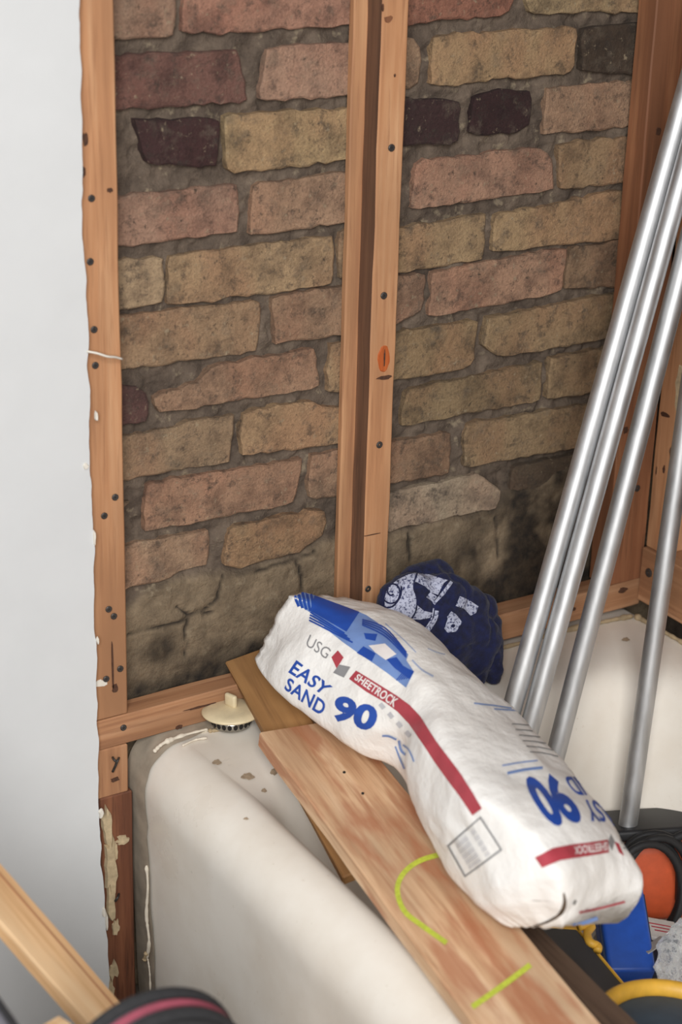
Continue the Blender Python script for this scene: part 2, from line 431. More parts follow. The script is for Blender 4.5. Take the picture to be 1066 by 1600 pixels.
def blob(px, rx, rz, amp=1.):
    c = wall_xz([px])[0]; return amp*np.exp(-(((X-c[0])/rx)**2+((Zg-c[1])/rz)**2))
mold = blob((880, 840), .13, .13, 1.3)+blob((800, 900), .10, .07, .9)+blob((850, 760), .10, .04, .9)+blob((650, 900), .08, .05, .45)
mold += blob((300, 1065), .16, .022, 1.0)+blob((345, 1000), .05, .03, .5)+blob((395, 1040), .06, .05, .8)+blob((250, 1015), .025, .02, .8)+blob((420, 640), .02, .01, .0)+blob((905, 70), .05, .04, .6)
mold = np.clip(mold*(.75+.6*fbm(q*.8, 4))+.18*np.clip(n1, -1, 1)*(mold > .15), 0, 1)
nz, nx = X.shape
V = np.stack([X, Yg, Zg], -1).reshape(-1, 3)
idx = np.arange(nx*nz).reshape(nz, nx)
Fq = np.stack([idx[:-1, :-1], idx[:-1, 1:], idx[1:, 1:], idx[1:, :-1]], -1).reshape(-1, 4)
b0 = len(V); x0, x1, z0, z1 = xs[0], xs[-1], zs[0], zs[-1]
V2 = np.concatenate([V, [[x0, .2, z0], [x1, .2, z0], [x1, .2, z1], [x0, .2, z1]]])
wm = bpy.data.meshes.new('wall_back'); 
faces = Fq.tolist() + [[b0+1, b0, b0+3, b0+2], list(idx[0, ::-1])+[b0, b0+1], list(idx[-1, :])+[b0+2, b0+3], list(idx[:, 0])+[b0+3, b0], list(idx[::-1, -1])+[b0+1, b0+2]]
wm.from_pydata(V2.tolist(), [], faces); wm.update()
sf = [True]*len(Fq)+[False]*5; wm.polygons.foreach_set('use_smooth', sf)
for nm, arr in (('mold', mold), ('parge', parge), ('crack', crack)):
    at = wm.attributes.new(nm, 'FLOAT', 'POINT'); at.data.foreach_set('value', np.concatenate([arr.ravel(), [0]*4]).astype(np.float32))
wall = struct(link('wall_back', wm, 'mortar')); wall['label'] = 'old tan and red brick wall with grey mortar and a parged foot'
# ---- bricks
PAL = {}
def brick(poly_xz, col, yf=None):
    P = np.asarray(poly_xz, float)
    # resample
    pts = []
    for a, b in zip(P, np.roll(P, -1, 0)):
        L = np.hypot(*(b-a)); n = max(1, int(L/.0115))
        for k in range(n): pts.append(a+(b-a)*k/n)
    pts = np.array(pts); pts = .68*pts+.16*(np.roll(pts, 1, 0)+np.roll(pts, -1, 0))
    nn = np.stack([pts[:, 0]*70, pts[:, 1]*70, pts[:, 0]*0], 1); pts = pts+np.stack([.0022*fbm(nn*1.6), .0024*fbm(nn*1.6+31)], 1)
    c = pts.mean(0); n = len(pts); d = pts-c; dl = np.linalg.norm(d, axis=1)[:, None]
    yf = YB+random.uniform(-.0022, .0018) if yf is None else yf
    inn = pts-d/dl*.0028
    V = [(p[0], .066, p[1]) for p in pts]+[(p[0], yf+.0022, p[1]) for p in pts]+[(p[0], yf+.0006*vnoise(np.array([p[0]*90, p[1]*90, 1.])), p[1]) for p in inn]+[(c[0], yf, c[1])]
    Fc = []
    for i in range(n):
        j = (i+1) % n
        Fc += [(i, j, n+j, n+i), (n+i, n+j, 2*n+j, 2*n+i), (2*n+i, 2*n+j, 3*n)]
    # orient: front must face -Y
    a, b, e = (np.array(V[i]) for i in Fc[2])
    if np.cross(b-a, e-a)[1] > 0: Fc = [f[::-1] for f in Fc]
    o = mk('brick', V, Fc, 'brick', wall, False, origin=np.array([c[0], yf, c[1]]))
    col = tuple(.84*a+.16*b for a, b in zip(col, (134, 117, 101))) if sum(col) > 260 else col; l = lin(col); j = random.uniform(.93, 1.07); o.color = (l[0]*j, l[1]*j, l[2]*j, 1)
    return o
BR = [
 (Z1((150, -30), (335, -40), (332, 110), (152, 118)), (148, 118, 98)), (Z1((357, -40), (857, -70), (857, 76), (357, 106)), (162, 116, 96)),
 (Z1((152, 165), (520, 148), (552, 305), (155, 325)), (108, 74, 66)), (Z1((605, 140), (860, 126), (860, 288), (580, 300)), (160, 126, 106)),
 (Z1((205, 358), (470, 350), (458, 498), (250, 490)), (60, 36, 38)), (Z1((478, 342), (860, 320), (858, 476), (482, 514)), (166, 144, 102)),
 (Z1((155, 590), (520, 545), (526, 694), (155, 736)), (146, 112, 94)), (Z1((562, 550), (860, 508), (860, 660), (552, 702)), (158, 126, 100)),
 (Z1((155, 772), (300, 764), (300, 904), (155, 926)), (154, 132, 102)), (Z1((312, 762), (803, 702), (803, 850), (308, 912)), (160, 134, 98)),
 (Z1((822, 690), (860, 670), (860, 830), (824, 836)), (150, 126, 94)),
 (Z1((155, 940), (592, 893), (578, 1046), (500, 1058), (155, 1102)), (152, 124, 92)), (Z1((620, 885), (855, 848), (855, 990), (630, 1027)), (146, 116, 90)),
 (Z3((160, 168), (220, 200), (252, 215), (248, 305), (160, 322)), (84, 60, 58)), (Z3((268, 225), (400, 190), (440, 140), (745, 85), (766, 200), (282, 280)), (150, 118, 92)),
 (Z3((795, 68), (850, 60), (850, 212), (785, 216)), (156, 130, 94)),
 (Z3((160, 352), (250, 335), (330, 322), (350, 305), (510, 283), (500, 425), (160, 477)), (150, 126, 96)), (Z3((530, 276), (740, 240), (770, 262), (850, 262), (850, 364), (528, 406)), (166, 136, 98)),
 (Z3((160, 548), (205, 540), (200, 630), (160, 640)), (118, 98, 78)), (Z3((245, 490), (710, 415), (690, 545), (240, 632)), (154, 118, 92)), (Z3((735, 405), (850, 383), (850, 520), (728, 537)), (150, 120, 94)),
 (Z3((160, 680), (435, 625), (432, 730), (345, 745), (312, 775), (160, 806)), (154, 126, 100)), (Z3((490, 620), (775, 562), (785, 600), (770, 645), (700, 690), (525, 738), (472, 735)), (150, 122, 86)),
 # right bay
 (Z2((150, -50), (560, -70), (520, 46), (150, 86)), (134, 82, 62)), (Z2((578, -70), (990, -80), (990, 40), (582, 44)), (156, 136, 98)),
 (Z2((150, 115), (225, 118), (248, 150), (240, 272), (150, 290)), (146, 118, 92)), (Z2((278, 112), (740, 85), (720, 232), (520, 250), (400, 262), (272, 278)), (152, 126, 88)),
 (Z2((752, 86), (990, 68), (990, 240), (748, 228)), (66, 54, 43)),
 (Z2((150, 318), (362, 312), (360, 455), (150, 462)), (54, 35, 38)), (Z2((412, 306), (500, 285), (590, 285), (594, 400), (550, 424), (395, 430)), (48, 28, 31)),
 (Z2((640, 278), (990, 252), (990, 395), (630, 430)), (152, 120, 94)),
 (Z2((228, 512), (620, 465), (662, 510), (665, 603), (212, 665)), (156, 118, 96)), (Z2((680, 455), (990, 424), (990, 574), (680, 602)), (142, 116, 82)),
 (Z2((130, 733), (455, 675), (440, 825), (130, 872)), (150, 126, 90)), (Z2((475, 680), (960, 590), (960, 748), (465, 802)), (154, 128, 90)),
 (Z2((130, 880), (255, 865), (245, 985), (130, 1038)), (136, 106, 84)), (Z2((278, 862), (705, 785), (690, 925), (265, 1008)), (152, 116, 92)), (Z2((715, 788), (960, 750), (960, 900), (695, 922)), (136, 110, 82)),
 (Z4((120, 246), (425, 205), (402, 355), (120, 402)), (142, 120, 84)), (Z4((452, 195), (940, 102), (940, 240), (700, 287), (480, 320), (435, 288)), (142, 119, 84)),
 (Z4((192, 428), (628, 335), (617, 460), (240, 528), (175, 542)), (136, 116, 82)), (Z4((650, 325), (920, 272), (920, 408), (637, 460)), (132, 110, 77)),
 (Z4((110, 598), (335, 558), (330, 690), (110, 726)), (136, 106, 80)), (Z4((382, 535), (900, 450), (900, 575), (660, 622), (375, 672)), (132, 112, 80)),
 (Z4((110, 752), (320, 712), (420, 690), (498, 740), (480, 798), (110, 876)), (158, 146, 128)), (Z4((530, 672), (700, 634), (900, 600), (900, 700), (640, 735), (520, 745)), (74, 62, 49)),
]
for px, c in BR:
    P = wall_xz(px)
    P[:, 0] = np.where(P[:, 0] < .030, -.03, P[:, 0])
    brick(P, c)
cols = [(156, 128, 96), (160, 122, 100), (150, 124, 88), (120, 74, 62), (148, 116, 90), (70, 44, 42)]
for r in range(13):                                    # courses above the frame
    z = 1.328+.076*r
    if z > 2.3: break
    x = -.05-(.11 if r % 2 else 0)
    while x < .88:
        L = random.uniform(.19, .215); a, b = max(x, -.05), min(x+L, .88)
        if b-a > .03: brick([(a, z), (b, z), (b, z+.062), (a, z+.062)], random.choice(cols))
        x += L+.013
# ---- drywall with torn edge
EDP = np.array([onY(x, y, -.0125)[[0, 2]] for x, y in ((124, -300), (124, 0), (127, 100), (128, 300), (132, 400), (136, 500), (141, 700), (145, 800), (147, 900), (149, 1000), (152, 1100), (155, 1250), (158, 1350), (165, 1430), (168, 1500), (170, 1600))])[::-1]
EDZ, EDX = EDP[:, 1], EDP[:, 0]
ed = []
zz = np.arange(0, 2.42, .006)
for z in zz:
    n = .0016*float(fbm(np.array([z*40, 3., 1.]), 3)) + .0035*max(0, float(vnoise(np.array([z*22, 8., 1.])))-.35)
    base = float(np.interp(z, EDZ, EDX))
    ed.append((base+n, z))
nE = len(ed); V = []; Fc = []
for y in (-.0125, .0):
    V += [(x, y, z) for x, z in ed]+[(-2.1, y, z) for x, z in ed]
for i in range(nE-1):
    Fc += [(nE+i, i, i+1, nE+i+1), (2*nE+i, 3*nE+i, 3*nE+i+1, 2*nE+i+1), (i, 2*nE+i, 2*nE+i+1, i+1), (3*nE+i, nE+i, nE+i+1, 3*nE+i+1)]
Fc += [(0, nE, 3*nE, 2*nE), (nE-1, 3*nE-1, 4*nE-1, 2*nE-1)]
wl = struct(mk('wall_left', V, Fc, 'drywall')); wl['label'] = 'white painted drywall with a torn edge beside the stud'
def chip(px, sx, sz, mat, Y, parent, name='torn_edge_chip', th=.003):
    c = onY(px[0], px[1], Y); n = 9; V = []
    rr = [random.uniform(.6, 1.1) for _ in range(n)]
    for k in (0, 1):
        for i in range(n):
            a = 2*math.pi*i/n; V.append((c[0]+sx*rr[i]*math.cos(a)*(.7 if k else 1), Y-(th if k else -.0005), c[2]+sz*rr[i]*math.sin(a)*(.8 if k else 1)))
    Fc = [tuple(n+i for i in range(n))]+[(i, (i+1) % n, n+(i+1) % n, n+i) for i in range(n)]
    return mk(name, V, Fc, mat, parent)
for px, a, b in (((134, 728), .006, .006), ((158, 1270), .007, .012), ((152, 1000), .004, .008), ((150, 650), .003, .012), ((147, 838), .003, .016), ((162, 1425), .006, .012), ((166, 1440), .004, .02)):
    chip(px, a*.6, b*.7, 'paper', -.0125, wl)
P = [onY(136, 549, -.014), onY(152, 552, -.018), onY(168, 557, -.020), onY(180, 558, -.017), onY(191, 561, -.012)]
tube('loose_thread', catmull(P, 14), .0014, 'paper', wl, 6)
# ---- right wall behind its framing, floor
def slab(name, lo, hi, mat):
    x0, y0, z0 = lo; x1, y1, z1 = hi
    V = [(x0, y0, z0), (x1, y0, z0), (x1, y1, z0), (x0, y1, z0), (x0, y0, z1), (x1, y0, z1), (x1, y1, z1), (x0, y1, z1)]
    return struct(mk(name, V, [(3, 2, 1, 0), (4, 5, 6, 7), (0, 1, 5, 4), (1, 2, 6, 5), (2, 3, 7, 6), (3, 0, 4, 7)], mat))
slab('wall_right', (.90, -2.0, 0), (1.0, .2, 2.42), 'mortar')['label'] = 'bare grey brown masonry wall behind the right hand framing'
slab('floor', (-2.1, -3.6, -.04), (1.0, .2, 0), 'floor')['label'] = 'dull brown subfloor'

# ================================================================== FRAMING
def disc_screw():
    n = 10; V = []; Fc = []
    for r, y in ((.0042, .0005), (.0042, -.0006), (.0034, -.0011), (.0014, -.0010), (.0010, .0004)):
        for j in range(n): a = 2*math.pi*j/n; V.append((r*math.cos(a), y, r*math.sin(a)))
    for i in range(4):
        for j in range(n): Fc.append((i*n+j, i*n+(j+1) % n, (i+1)*n+(j+1) % n, (i+1)*n+j))
    Fc.append(tuple(4*n+j for j in range(n)))
    m = me_from('screw', V, Fc); m.materials.append(M['screw']); return m
SCREW = disc_screw()
def screw(px, parent, Y=0., X=None, s=1.0):
    if X is None: b = T(onY(px[0], px[1], Y-.0004)) @ Matrix.Scale(s, 4)
    else: b = T(onX(px[0], px[1], X-.0004)) @ Matrix.Rotation(-math.pi/2, 4, 'Z') @ Matrix.Scale(s, 4)
    return link('screw', SCREW, None, parent, b)
def patch(name, px, rx, rz, mat, parent, Y=0., X=None, th=.0008, n=12, jag=.25):
    """thin irregular mark standing just proud of a board"""
    c = onY(px[0], px[1], Y) if X is None else onX(px[0], px[1], X); rr = [1+random.uniform(-jag, jag) for _ in range(n)]; V = []
    for k in (0, 1):
        for i in range(n):
            a = 2*math.pi*i/n; s = (.9 if k else 1)*rr[i]; dd = (th if k else -.0005)
            V.append((c[0]+rx*s*math.cos(a), Y-dd, c[2]+rz*s*math.sin(a)) if X is None else (X-dd, c[1]-rx*s*math.cos(a), c[2]+rz*s*math.sin(a)))
    Fc = [tuple(n+i for i in range(n))]+[(i, (i+1) % n, n+(i+1) % n, n+i) for i in range(n)]
    return mk(name, V, Fc, mat, parent)
D = .034
def vstud(name, xa, xb, ya, yb, za, zb, mat, label):
    return board(name, ((xa+xb)/2, (ya+yb)/2, za), ((xa+xb)/2, (ya+yb)/2, zb), (0, -1, 0), xb-xa, yb-ya, mat, label, 'stud')
LT = lambda x: .4415+(x+.04)*.0145      # ledger top height along the wall
s1 = vstud('wall_stud', -.0445, .0005, .0005, D, LT(-.02)+.0005, 2.4, 'stud', 'orange pine stud running up along the torn drywall edge')
for p in ((143, 310), (141, 409), (147, 515), (149, 571), (180, 777), (163, 806), (170, 952), (178, 963), (188, 1045), (166, 1061)): screw(p, s1)
patch('knot_scar', (133, 218), .003, .008, 'scar', s1); patch('knot_scar', (131, 268), .002, .007, 'scar', s1); patch('knot_scar', (172, 297), .004, .003, 'scar', s1)
patch('knot_scar', (180, 1075), .004, .006, 'scar', s1); patch('split', (176, 1040), .0012, .035, 'scar', s1, jag=.1); patch('paint_smear', (158, 1068), .008, .005, 'paper', s1)
s2 = vstud('wall_stud', .337, .3735, .0, D, LT(.36)+.0005, 2.4, 'stud', 'pine stud between the two brick bays with an orange knot')
s2.data.materials.append(M['rough_side'])  # left side face gets a darker brown than the front
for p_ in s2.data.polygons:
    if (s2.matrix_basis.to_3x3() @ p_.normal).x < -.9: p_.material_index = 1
for p in ((612, 231), (600, 462), (593, 695), (575, 920)): screw(p, s2, s=1.1)
k = patch('knot', (600, 560), .009, .018, 'knot', s2, jag=.07, th=.0012, n=18); k['label'] = 'orange knot split by a dark line'
patch('knot_split', (600, 560), .0012, .012, 'scar', s2, th=.0018, jag=.2); patch('knot_scar', (601, 590), .011, .003, 'scar', s2)
patch('knot_scar', (598, 12), .0015, .004, 'scar', s2); patch('knot_scar', (607, 30), .006, .004, 'stud_dark', s2); patch('knot_scar', (617, 118), .0012, .002, 'scar', s2); patch('saw_mark', (582, 835), .014, .0008, 'scar', s2, jag=.1)
lt = board('lath_strip', (.341, .0395, LT(.34)+.0005), (.341, .0395, 2.4), (0, -1, 0), .044, .0108, 'lath', 'narrow pine strip behind the left edge of the knotted stud', 'lath')
s3 = vstud('wall_stud', .748, .8155, .0, D+.004, LT(.78)+.0005, 2.4, 'stud_dark', 'reddish brown stud at the inner corner behind the steel tubes')
screw((996, 763), s3, s=1.2); patch('knot_scar', (1029, 205), .004, .006, 'scar', s3); patch('knot_scar', (978, 672), .005, .005, 'scar', s3); patch('knot_scar', (1003, 690), .006, .005, 'scar', s3); patch('knot_scar', (948, 760), .002, .006, 'scar', s3); patch('knot_scar', (965, 850), .005, .003, 'scar', s3)
# ledger board across the foot of the bays
lg = board('ledger_board', (-.0445, .0175, LT(-.0445)-.0205), (.8155, .0175, LT(.8155)-.0205), (0, -1, 0), .041, .035, 'ledger', 'pine ledger board running across the brick just above the tub deck', 'ledger')
screw((193, 1137), lg, Y=0.0); patch('knot_scar', (280, 1136), .005, .003, 'scar', lg); patch('knot_scar', (974, 922), .009, .004, 'scar', lg); patch('knot_scar', (896, 952), .004, .003, 'scar', lg)
patch('saw_line', (310, 1105), .022, .0012, 'scar', lg, jag=.3)
bl = vstud('stud_block', -.0435, -.0005, .001, D, .3315, LT(-.02)-.042, 'ledger', 'short pine block with bent nails under the left ledger end')
sl = vstud('cripple_stud', -.0400, .0045, .002, D+.002, .0, .331, 'stud_low', 'dark weathered stud beside the tub with plaster crusts')
def nail(pts, parent):
    return tube('bent_nail', catmull([onY(x, y, Y) for x, y, Y in pts], 10), .0016, 'screw', parent, 6)
nail([(176, 1183, .002), (178, 1187, -.008), (182, 1192, -.008), (176, 1206, -.004)], bl); nail([(186, 1184, .002), (184, 1188, -.008), (179, 1200, -.006)], bl)
nail([(186, 1396, .004), (184, 1402, -.008), (180, 1408, -.006)], sl); patch('split', (180, 1218), .006, .003, 'scar', bl)
for px, a, b in (((166, 1290), .0062, .030), ((171, 1350), .0078, .042), ((172, 1408), .0055, .038)):
    patch('plaster_crust', px, a, b, 'plaster', sl, Y=.002, th=.003+.0006*a*1000-.003*b*10*.1, n=18, jag=.3)
for px, a, b in (((179, 1330), .004, .012), ((180, 1448), .005, .012), ((176, 1515), .008, .014), ((190, 1312), .008, .006), ((172, 1545), .005, .02)):
    patch('plaster_crust', px, a, b, 'plaster', sl, Y=.002, th=.003, n=14, jag=.4)
# right wall framing
rs = vstud('wall_stud', .816, .898, -.040, -.0005, .505, 2.4, 'stud', 'pine corner stud on the right wall above the grained block')
patch('staple', (1049, 706), .004, .007, 'chrome', rs, X=.816); patch('knot_scar', (1052, 712), .005, .004, 'scar', rs, X=.816); patch('knot_scar', (1040, 648), .012, .004, 'scar', rs, X=.816); patch('pencil_mark', (1026, 735), .0015, .008, 'scar', rs, X=.816, th=.0004); patch('knot_scar', (1038, 733), .003, .006, 'scar', rs, X=.816)
patch('mortar_smear', (1061, 600), .006, .035, 'plaster', rs, X=.816)
rl = board('ledger_board', (.854, -.0005, .4635), (.854, -1.6, .4635), (-1, 0, 0), .083, .088, 'trimwood' if False else 'ledger', 'grained pine ledger block along the right wall at the corner', 'ledger')
screw((1014, 895), rl, X=.810, s=1.6)
for y, od in ((-.44, 'second'), (-.85, 'third'), (-1.26, 'fourth')):
    vstud('wall_stud', .816, .898, y-.019, y+.019, .508, 2.4, 'stud', od+' pine stud of the right wall counting out from the corner')

# ================================================================== BATHTUB
def rrect(x0, x1, y0, y1, r, z, n=9):
    out = []
    for cx, cy, a0 in ((x1-r, y1-r, 0), (x0+r, y1-r, 90), (x0+r, y0+r, 180), (x1-r, y0+r, 270)):
        for k in range(n):
            a = math.radians(a0+90*k/(n-1)); out.append((cx+r*math.cos(a), cy+r*math.sin(a), z))
    return out
OX1 = .806
LOOPS = [(.022, OX1, -1.5, .030, .008, 0), (.020, OX1, -1.5, .030, .008, .06), (.014, OX1, -1.5, .030, .008, .28), (.010, OX1, -1.5, .030, .008, .325), (.0095, OX1, -1.5, .030, .008, .342), (.012, OX1, -1.498, .030, .008, .358), (.018, OX1, -1.494, .030, .008, .373), (.027, OX1, -1.486, .030, .009, .385), (.039, OX1, -1.475, .030, .010, .394),
 (.052, OX1-.001, -1.462, .030, .012, .399), (.062, OX1-.002, -1.45, .029, .014, .4005), (.070, .765, -1.44, -.075, .05, .3995), (.078, .750, -1.43, -.108, .08, .396), (.084, .741, -1.42, -.122, .095, .388), (.089, .735, -1.415, -.131, .105, .375), (.094, .730, -1.41, -.138, .11, .355), (.108, .722, -1.40, -.150, .12, .29), (.138, .704, -1.38, -.180, .13, .18), (.165, .68, -1.35, -.21, .13, .12), (.20, .645, -1.31, -.255, .13, .093), (.25, .595, -1.26, -.31, .12, .083), (.32, .52, -1.18, -.40, .08, .080)]
V = []; Fc = []
for L in LOOPS: V += rrect(*L)
nn = 36
for i in range(len(LOOPS)-1):
    for j in range(nn): Fc.append((i*nn+j, i*nn+(j+1) % nn, (i+1)*nn+(j+1) % nn, (i+1)*nn+j))
Fc.append(tuple((len(LOOPS)-1)*nn+j for j in range(nn)))
Vw = np.array(V)
tubroot = thing('bathtub', (.4, -.7, 0), 'off white enamel bathtub with a rolled rim and dirty caulk line', 'bathtub')
shell = mk('tub_shell', V, Fc, 'tub', tubroot, True)
sd = shell.modifiers.new('sub', 'SUBSURF'); sd.levels = 2; sd.render_levels = 2
tubv = bvh_of([shell])
# end band that the wall finish used to cover
prof = [(.0212, .002), (.0190, .06), (.0172, .13), (.0145, .20), (.0115, .29), (.0088, .326), (.0085, .342), (.011, .3585), (.017, .374), (.0262, .3862), (.0385, .3955), (.052, .4005), (.075, .402), (.11, .4022), (.16, .4022)]
V = []; Fc = []
pc = catmull([(a, b) for a, b in prof], 60)
for i, (x, z) in enumerate(pc):
    wv = .022+.004*float(fbm(np.array([z*30, x*30, 2.]), 2)); wv = wv*(1-.55*sm(.05, .16, x))
    for y in (.028, -.004-wv*.5, -.004-wv): V.append((x-(.0006 if x < .04 else 0), y, z+(.0006 if x > .03 else 0)))
for i in range(len(pc)-1):
    for k in (0, 1): Fc.append((i*3+k, i*3+k+1, (i+1)*3+k+1, (i+1)*3+k))
Fc = [f[::-1] for f in Fc]
mk('grimy_end_band', V, Fc, 'tubband', tubroot, True)
def bead(name, pts, rad, mat):
    P = catmull(pts, 10*len(pts)); n = len(P); r = np.array([rad*(.55+.6*abs(float(fbm(np.array([i*.31, rad*900, 5.]), 2)))) for i in range(n)]); r[0] *= .3; r[-1] *= .3
    return tube(name, P, r, mat, tubroot, 7)
def ap(px, X=.012): return onX(px[0], px[1], X)
bead('caulk_bead', [ap((229, 1352)), ap((231, 1385)), ap((229, 1430)), ap((233, 1470)), ap((230, 1498))], .0028, 'caulk')
bead('caulk_bead', [ap((231, 1498)), ap((234, 1520)), ap((235, 1548))], .0016, 'caulk')
bead('caulk_bead', [ap((229, 1488), .010), ap((226, 1500), .010)], .004, 'dirtycaulk')
bead('caulk_bead', [ap((219, 1232)), ap((221, 1252))], .0022, 'caulk'); bead('caulk_bead', [ap((226, 1230)), ap((227, 1253))], .0016, 'caulk')
bead('caulk_bead', [onZ(240, 1175, .395), onZ(256, 1161, .401), onZ(285, 1150, .402), onZ(325, 1140, .402)], .0036, 'caulk')
bead('caulk_bead', [onZ(285, 1165, .402), onZ(305, 1156, .402), onZ(324, 1153, .402)], .0018, 'caulk')
bead('caulk_bead', [onZ(325, 1142, .402), onZ(345, 1140, .402), onZ(372, 1132, .402), onZ(400, 1120, .402)], .003, 'dirtycaulk')
bead('caulk_bead', [(.52, -.004, .402), (.60, -.006, .403), (.68, -.004, .403), (.76, -.008, .403), (.795, -.012, .403)], .0045, 'dirtycaulk')
bead('caulk_bead', [(.798, -.012, .403), (.800, -.06, .403), (.801, -.14, .403), (.801, -.26, .403)], .0045, 'dirtycaulk')
for px, a, b in (((339, 1192), 7, 4), ((387, 1214), 10, 5), ((427, 1207), 5, 5), ((412, 1236), 4, 3), ((385, 1280), 4, 2), ((978, 1000), 6, 3)):
    decal('dirt_stain', [poly([(px[0]+a*(1+.25*math.sin(3*t))*math.cos(t), px[1]+b*(1+.2*math.cos(5*t))*math.sin(t)) for t in np.linspace(0, 2*math.pi, 14, endpoint=False)])], tubv, 'stain', tubroot, .0012, 4)

# ================================================================== THINGS ON THE TUB
# ---- strainer
sc = onZ(369, 1140, .403); b = T((sc[0], sc[1]+.012, .4025)) @ Matrix.Rotation(math.radians(-3), 4, 'X')
st = thing('sink_strainer', None, 'cream sink strainer stopper lying on the tub deck', 'strainer', basis=b)
lathe('stopper_disc', [(.002, .0165), (.030, .0165), (.0365, .0185), (.0378, .0205), (.0365, .0222), (.028, .0250), (.012, .0262), (.002, .0265)], 'cream', st, b, 48)
kb = link('knob', box_mesh('knob', .007, .019, .017, .003, 3), 'cream', st, b @ T((.002, .004, .025)) @ Matrix.Rotation(.25, 4, 'Z')); kb.data.polygons.foreach_set('use_smooth', [True]*len(kb.data.polygons))
bk = lathe('basket', [(.018, .0), (.0245, .003), (.0275, .0165), (.0265, .0165), (.0235, .0045), (.0175, .0015)], 'chrome', st, b, 40)
hm = me_from('basket_hole', [(.0028*math.cos(a), 0, .0042*math.sin(a)) for a in np.linspace(0, 2*math.pi, 10, endpoint=False)], [tuple(range(10))]); hm.materials.append(M['hole'])
for k in range(22):
    a = 2*math.pi*k/22; link('basket_hole', hm, None, bk, b @ Matrix.Rotation(a, 4, 'Z') @ T((0, -.0264, .0095)) @ Matrix.Rotation(.2, 4, 'X'))
# ---- brown board resting on ledger and deck
pa0 = Vector(onZ(383, 1027, .474)); pa0 = Vector((.184, .030, .4620)); pa1 = Vector((.1376, -.34, .3656))
ba = board('brown_board', pa0, pa1, (-.25, 0, 1), .060, .016, 'brown', 'brown board with a splintered end resting on the ledger under the stripped plank', 'board', wob=.0015)
# ---- stripped plank
fl, fr = Vector(onZ(424, 1168, .448)), Vector(onZ(521, 1098, .448)); nl, nr = Vector(onZ(766, 1605, .427)), Vector(onZ(922, 1605, .427))
P0 = (fl+fr)/2; ax = ((nl+nr)/2-P0).normalized(); P1 = P0+ax*.78
wd = .5*((fr-fl).length+(nr-nl).length); up = (fr-fl).cross(ax); up = up if up.z > 0 else -up; up.normalize()
TH = .020
pk = board('stripped_plank', P0-up*TH/2, P1-up*TH/2, up, wd, TH, 'plank', 'wide stripped pine plank with chartreuse crayon marks lying along the tub rim', 'plank', wob=.0008)
pv = bvh_of([pk])
decal('crayon_mark', [stroke([(694, 1334), (655, 1346), (630, 1366), (621, 1392), (632, 1424), (660, 1447), (698, 1474)], 8)], pv, 'marker', pk, .0005, 8)
decal('crayon_mark', [stroke([(738, 1574), (785, 1541), (829, 1508)], 9)], pv, 'marker', pk, .0005, 8)
for px in ((538, 1207), (567, 1240), (632, 1425)):
    decal('nail_hole', [poly([(px[0]+2.6*math.cos(t), px[1]+2.2*math.sin(t)) for t in np.linspace(0, 6.28, 9)[:-1]])], pv, 'hole', pk, .0004, 4)
dk = board('dark_board', (.215, -.30, .375), (.155, -.98, .375), (0, 0, 1), .07, .022, 'dkboard', 'dark brown board half hidden on the inner side of the stripped plank', 'board')

# ---- bag of joint compound
def curve_px(px, z):
    px = np.asarray(px, float); z = np.asarray(z, float); t = np.arange(len(px)); tt = np.linspace(0, len(px)-1, 160)
    c = catmull(px, 160); zz = np.interp(tt, t, z)
    return np.array([onZ(a, b, k) for (a, b), k in zip(c, zz)])
Lc = curve_px([(397, 1030), (425, 1076), (500, 1132), (560, 1172), (602, 1190), (628, 1222), (642, 1262), (690, 1350), (730, 1402), (775, 1440), (800, 1450)],
              [.498, .490, .481, .474, .469, .466, .463, .456, .451, .448, .448])
Rc = curve_px([(458, 928), (520, 950), (600, 992), (648, 1040), (684, 1092), (700, 1150), (760, 1238), (838, 1300), (876, 1370), (888, 1430), (885, 1448)],
              [.585, .588, .588, .586, .582, .578, .574, .566, .540, .490, .470])
Tc = curve_px([(585, 950), (640, 978), (690, 1014), (740, 1060), (800, 1112), (880, 1192), (940, 1272), (985, 1335), (1004, 1368), (1003, 1385), (998, 1396)],
              [.520, .518, .515, .512, .508, .500, .492, .482, .472, .464, .460])
NS = 90
def at_frac(c, s):
    d = np.concatenate([[0], np.cumsum(np.linalg.norm(np.diff(c, axis=0), axis=1))]); d /= d[-1]
    return np.stack([np.interp(s, d, c[:, k]) for k in range(3)], 1)
S = np.linspace(0, 1, NS); Lp, Rp, Tp = at_frac(Lc, S), at_frac(Rc, S), at_frac(Tc, S)
NR = 64; V = []
for i, s in enumerate(S):
    L, Rg, Tt = Lp[i], Rp[i], Tp[i]
    fat = sm(0, .16, s)*sm(1.0, .93, s)            # flat at both seams
    bl_ = .004+.016*fat
    nL = np.array([-.9, -.1, .45]); nT = np.array([.35, 0, .93])
    Lm = (L*.52+Rg*.48)+nL*bl_*1.0
    L2 = (L*.78+Rg*.22)+nL*bl_*.75
    L3 = (L*.22+Rg*.78)+nL*bl_*.75
    T1 = (Rg*.7+Tt*.3)+nT*bl_*.8; T2 = (Rg*.35+Tt*.65)+nT*bl_*.9
    zb = .466-.006*s
    Br = Tt+np.array([-.022, 0, -.030-.030*fat]); Br2 = Tt*.65+L*.35; Br2[2] = Tt[2]-.012-.055*fat
    Bm = Tt*.3+L*.7; Bm[2] = min(L[2], Tt[2])-.004-.008*fat
    Bl = L+np.array([.018, 0, -.006-.006*fat])
    ring = catmull([L, L2, Lm, L3, Rg, T1, T2, Tt, Br, Br2, Bm, Bl], NR, True)
    V.append(ring)
V = np.array(V)
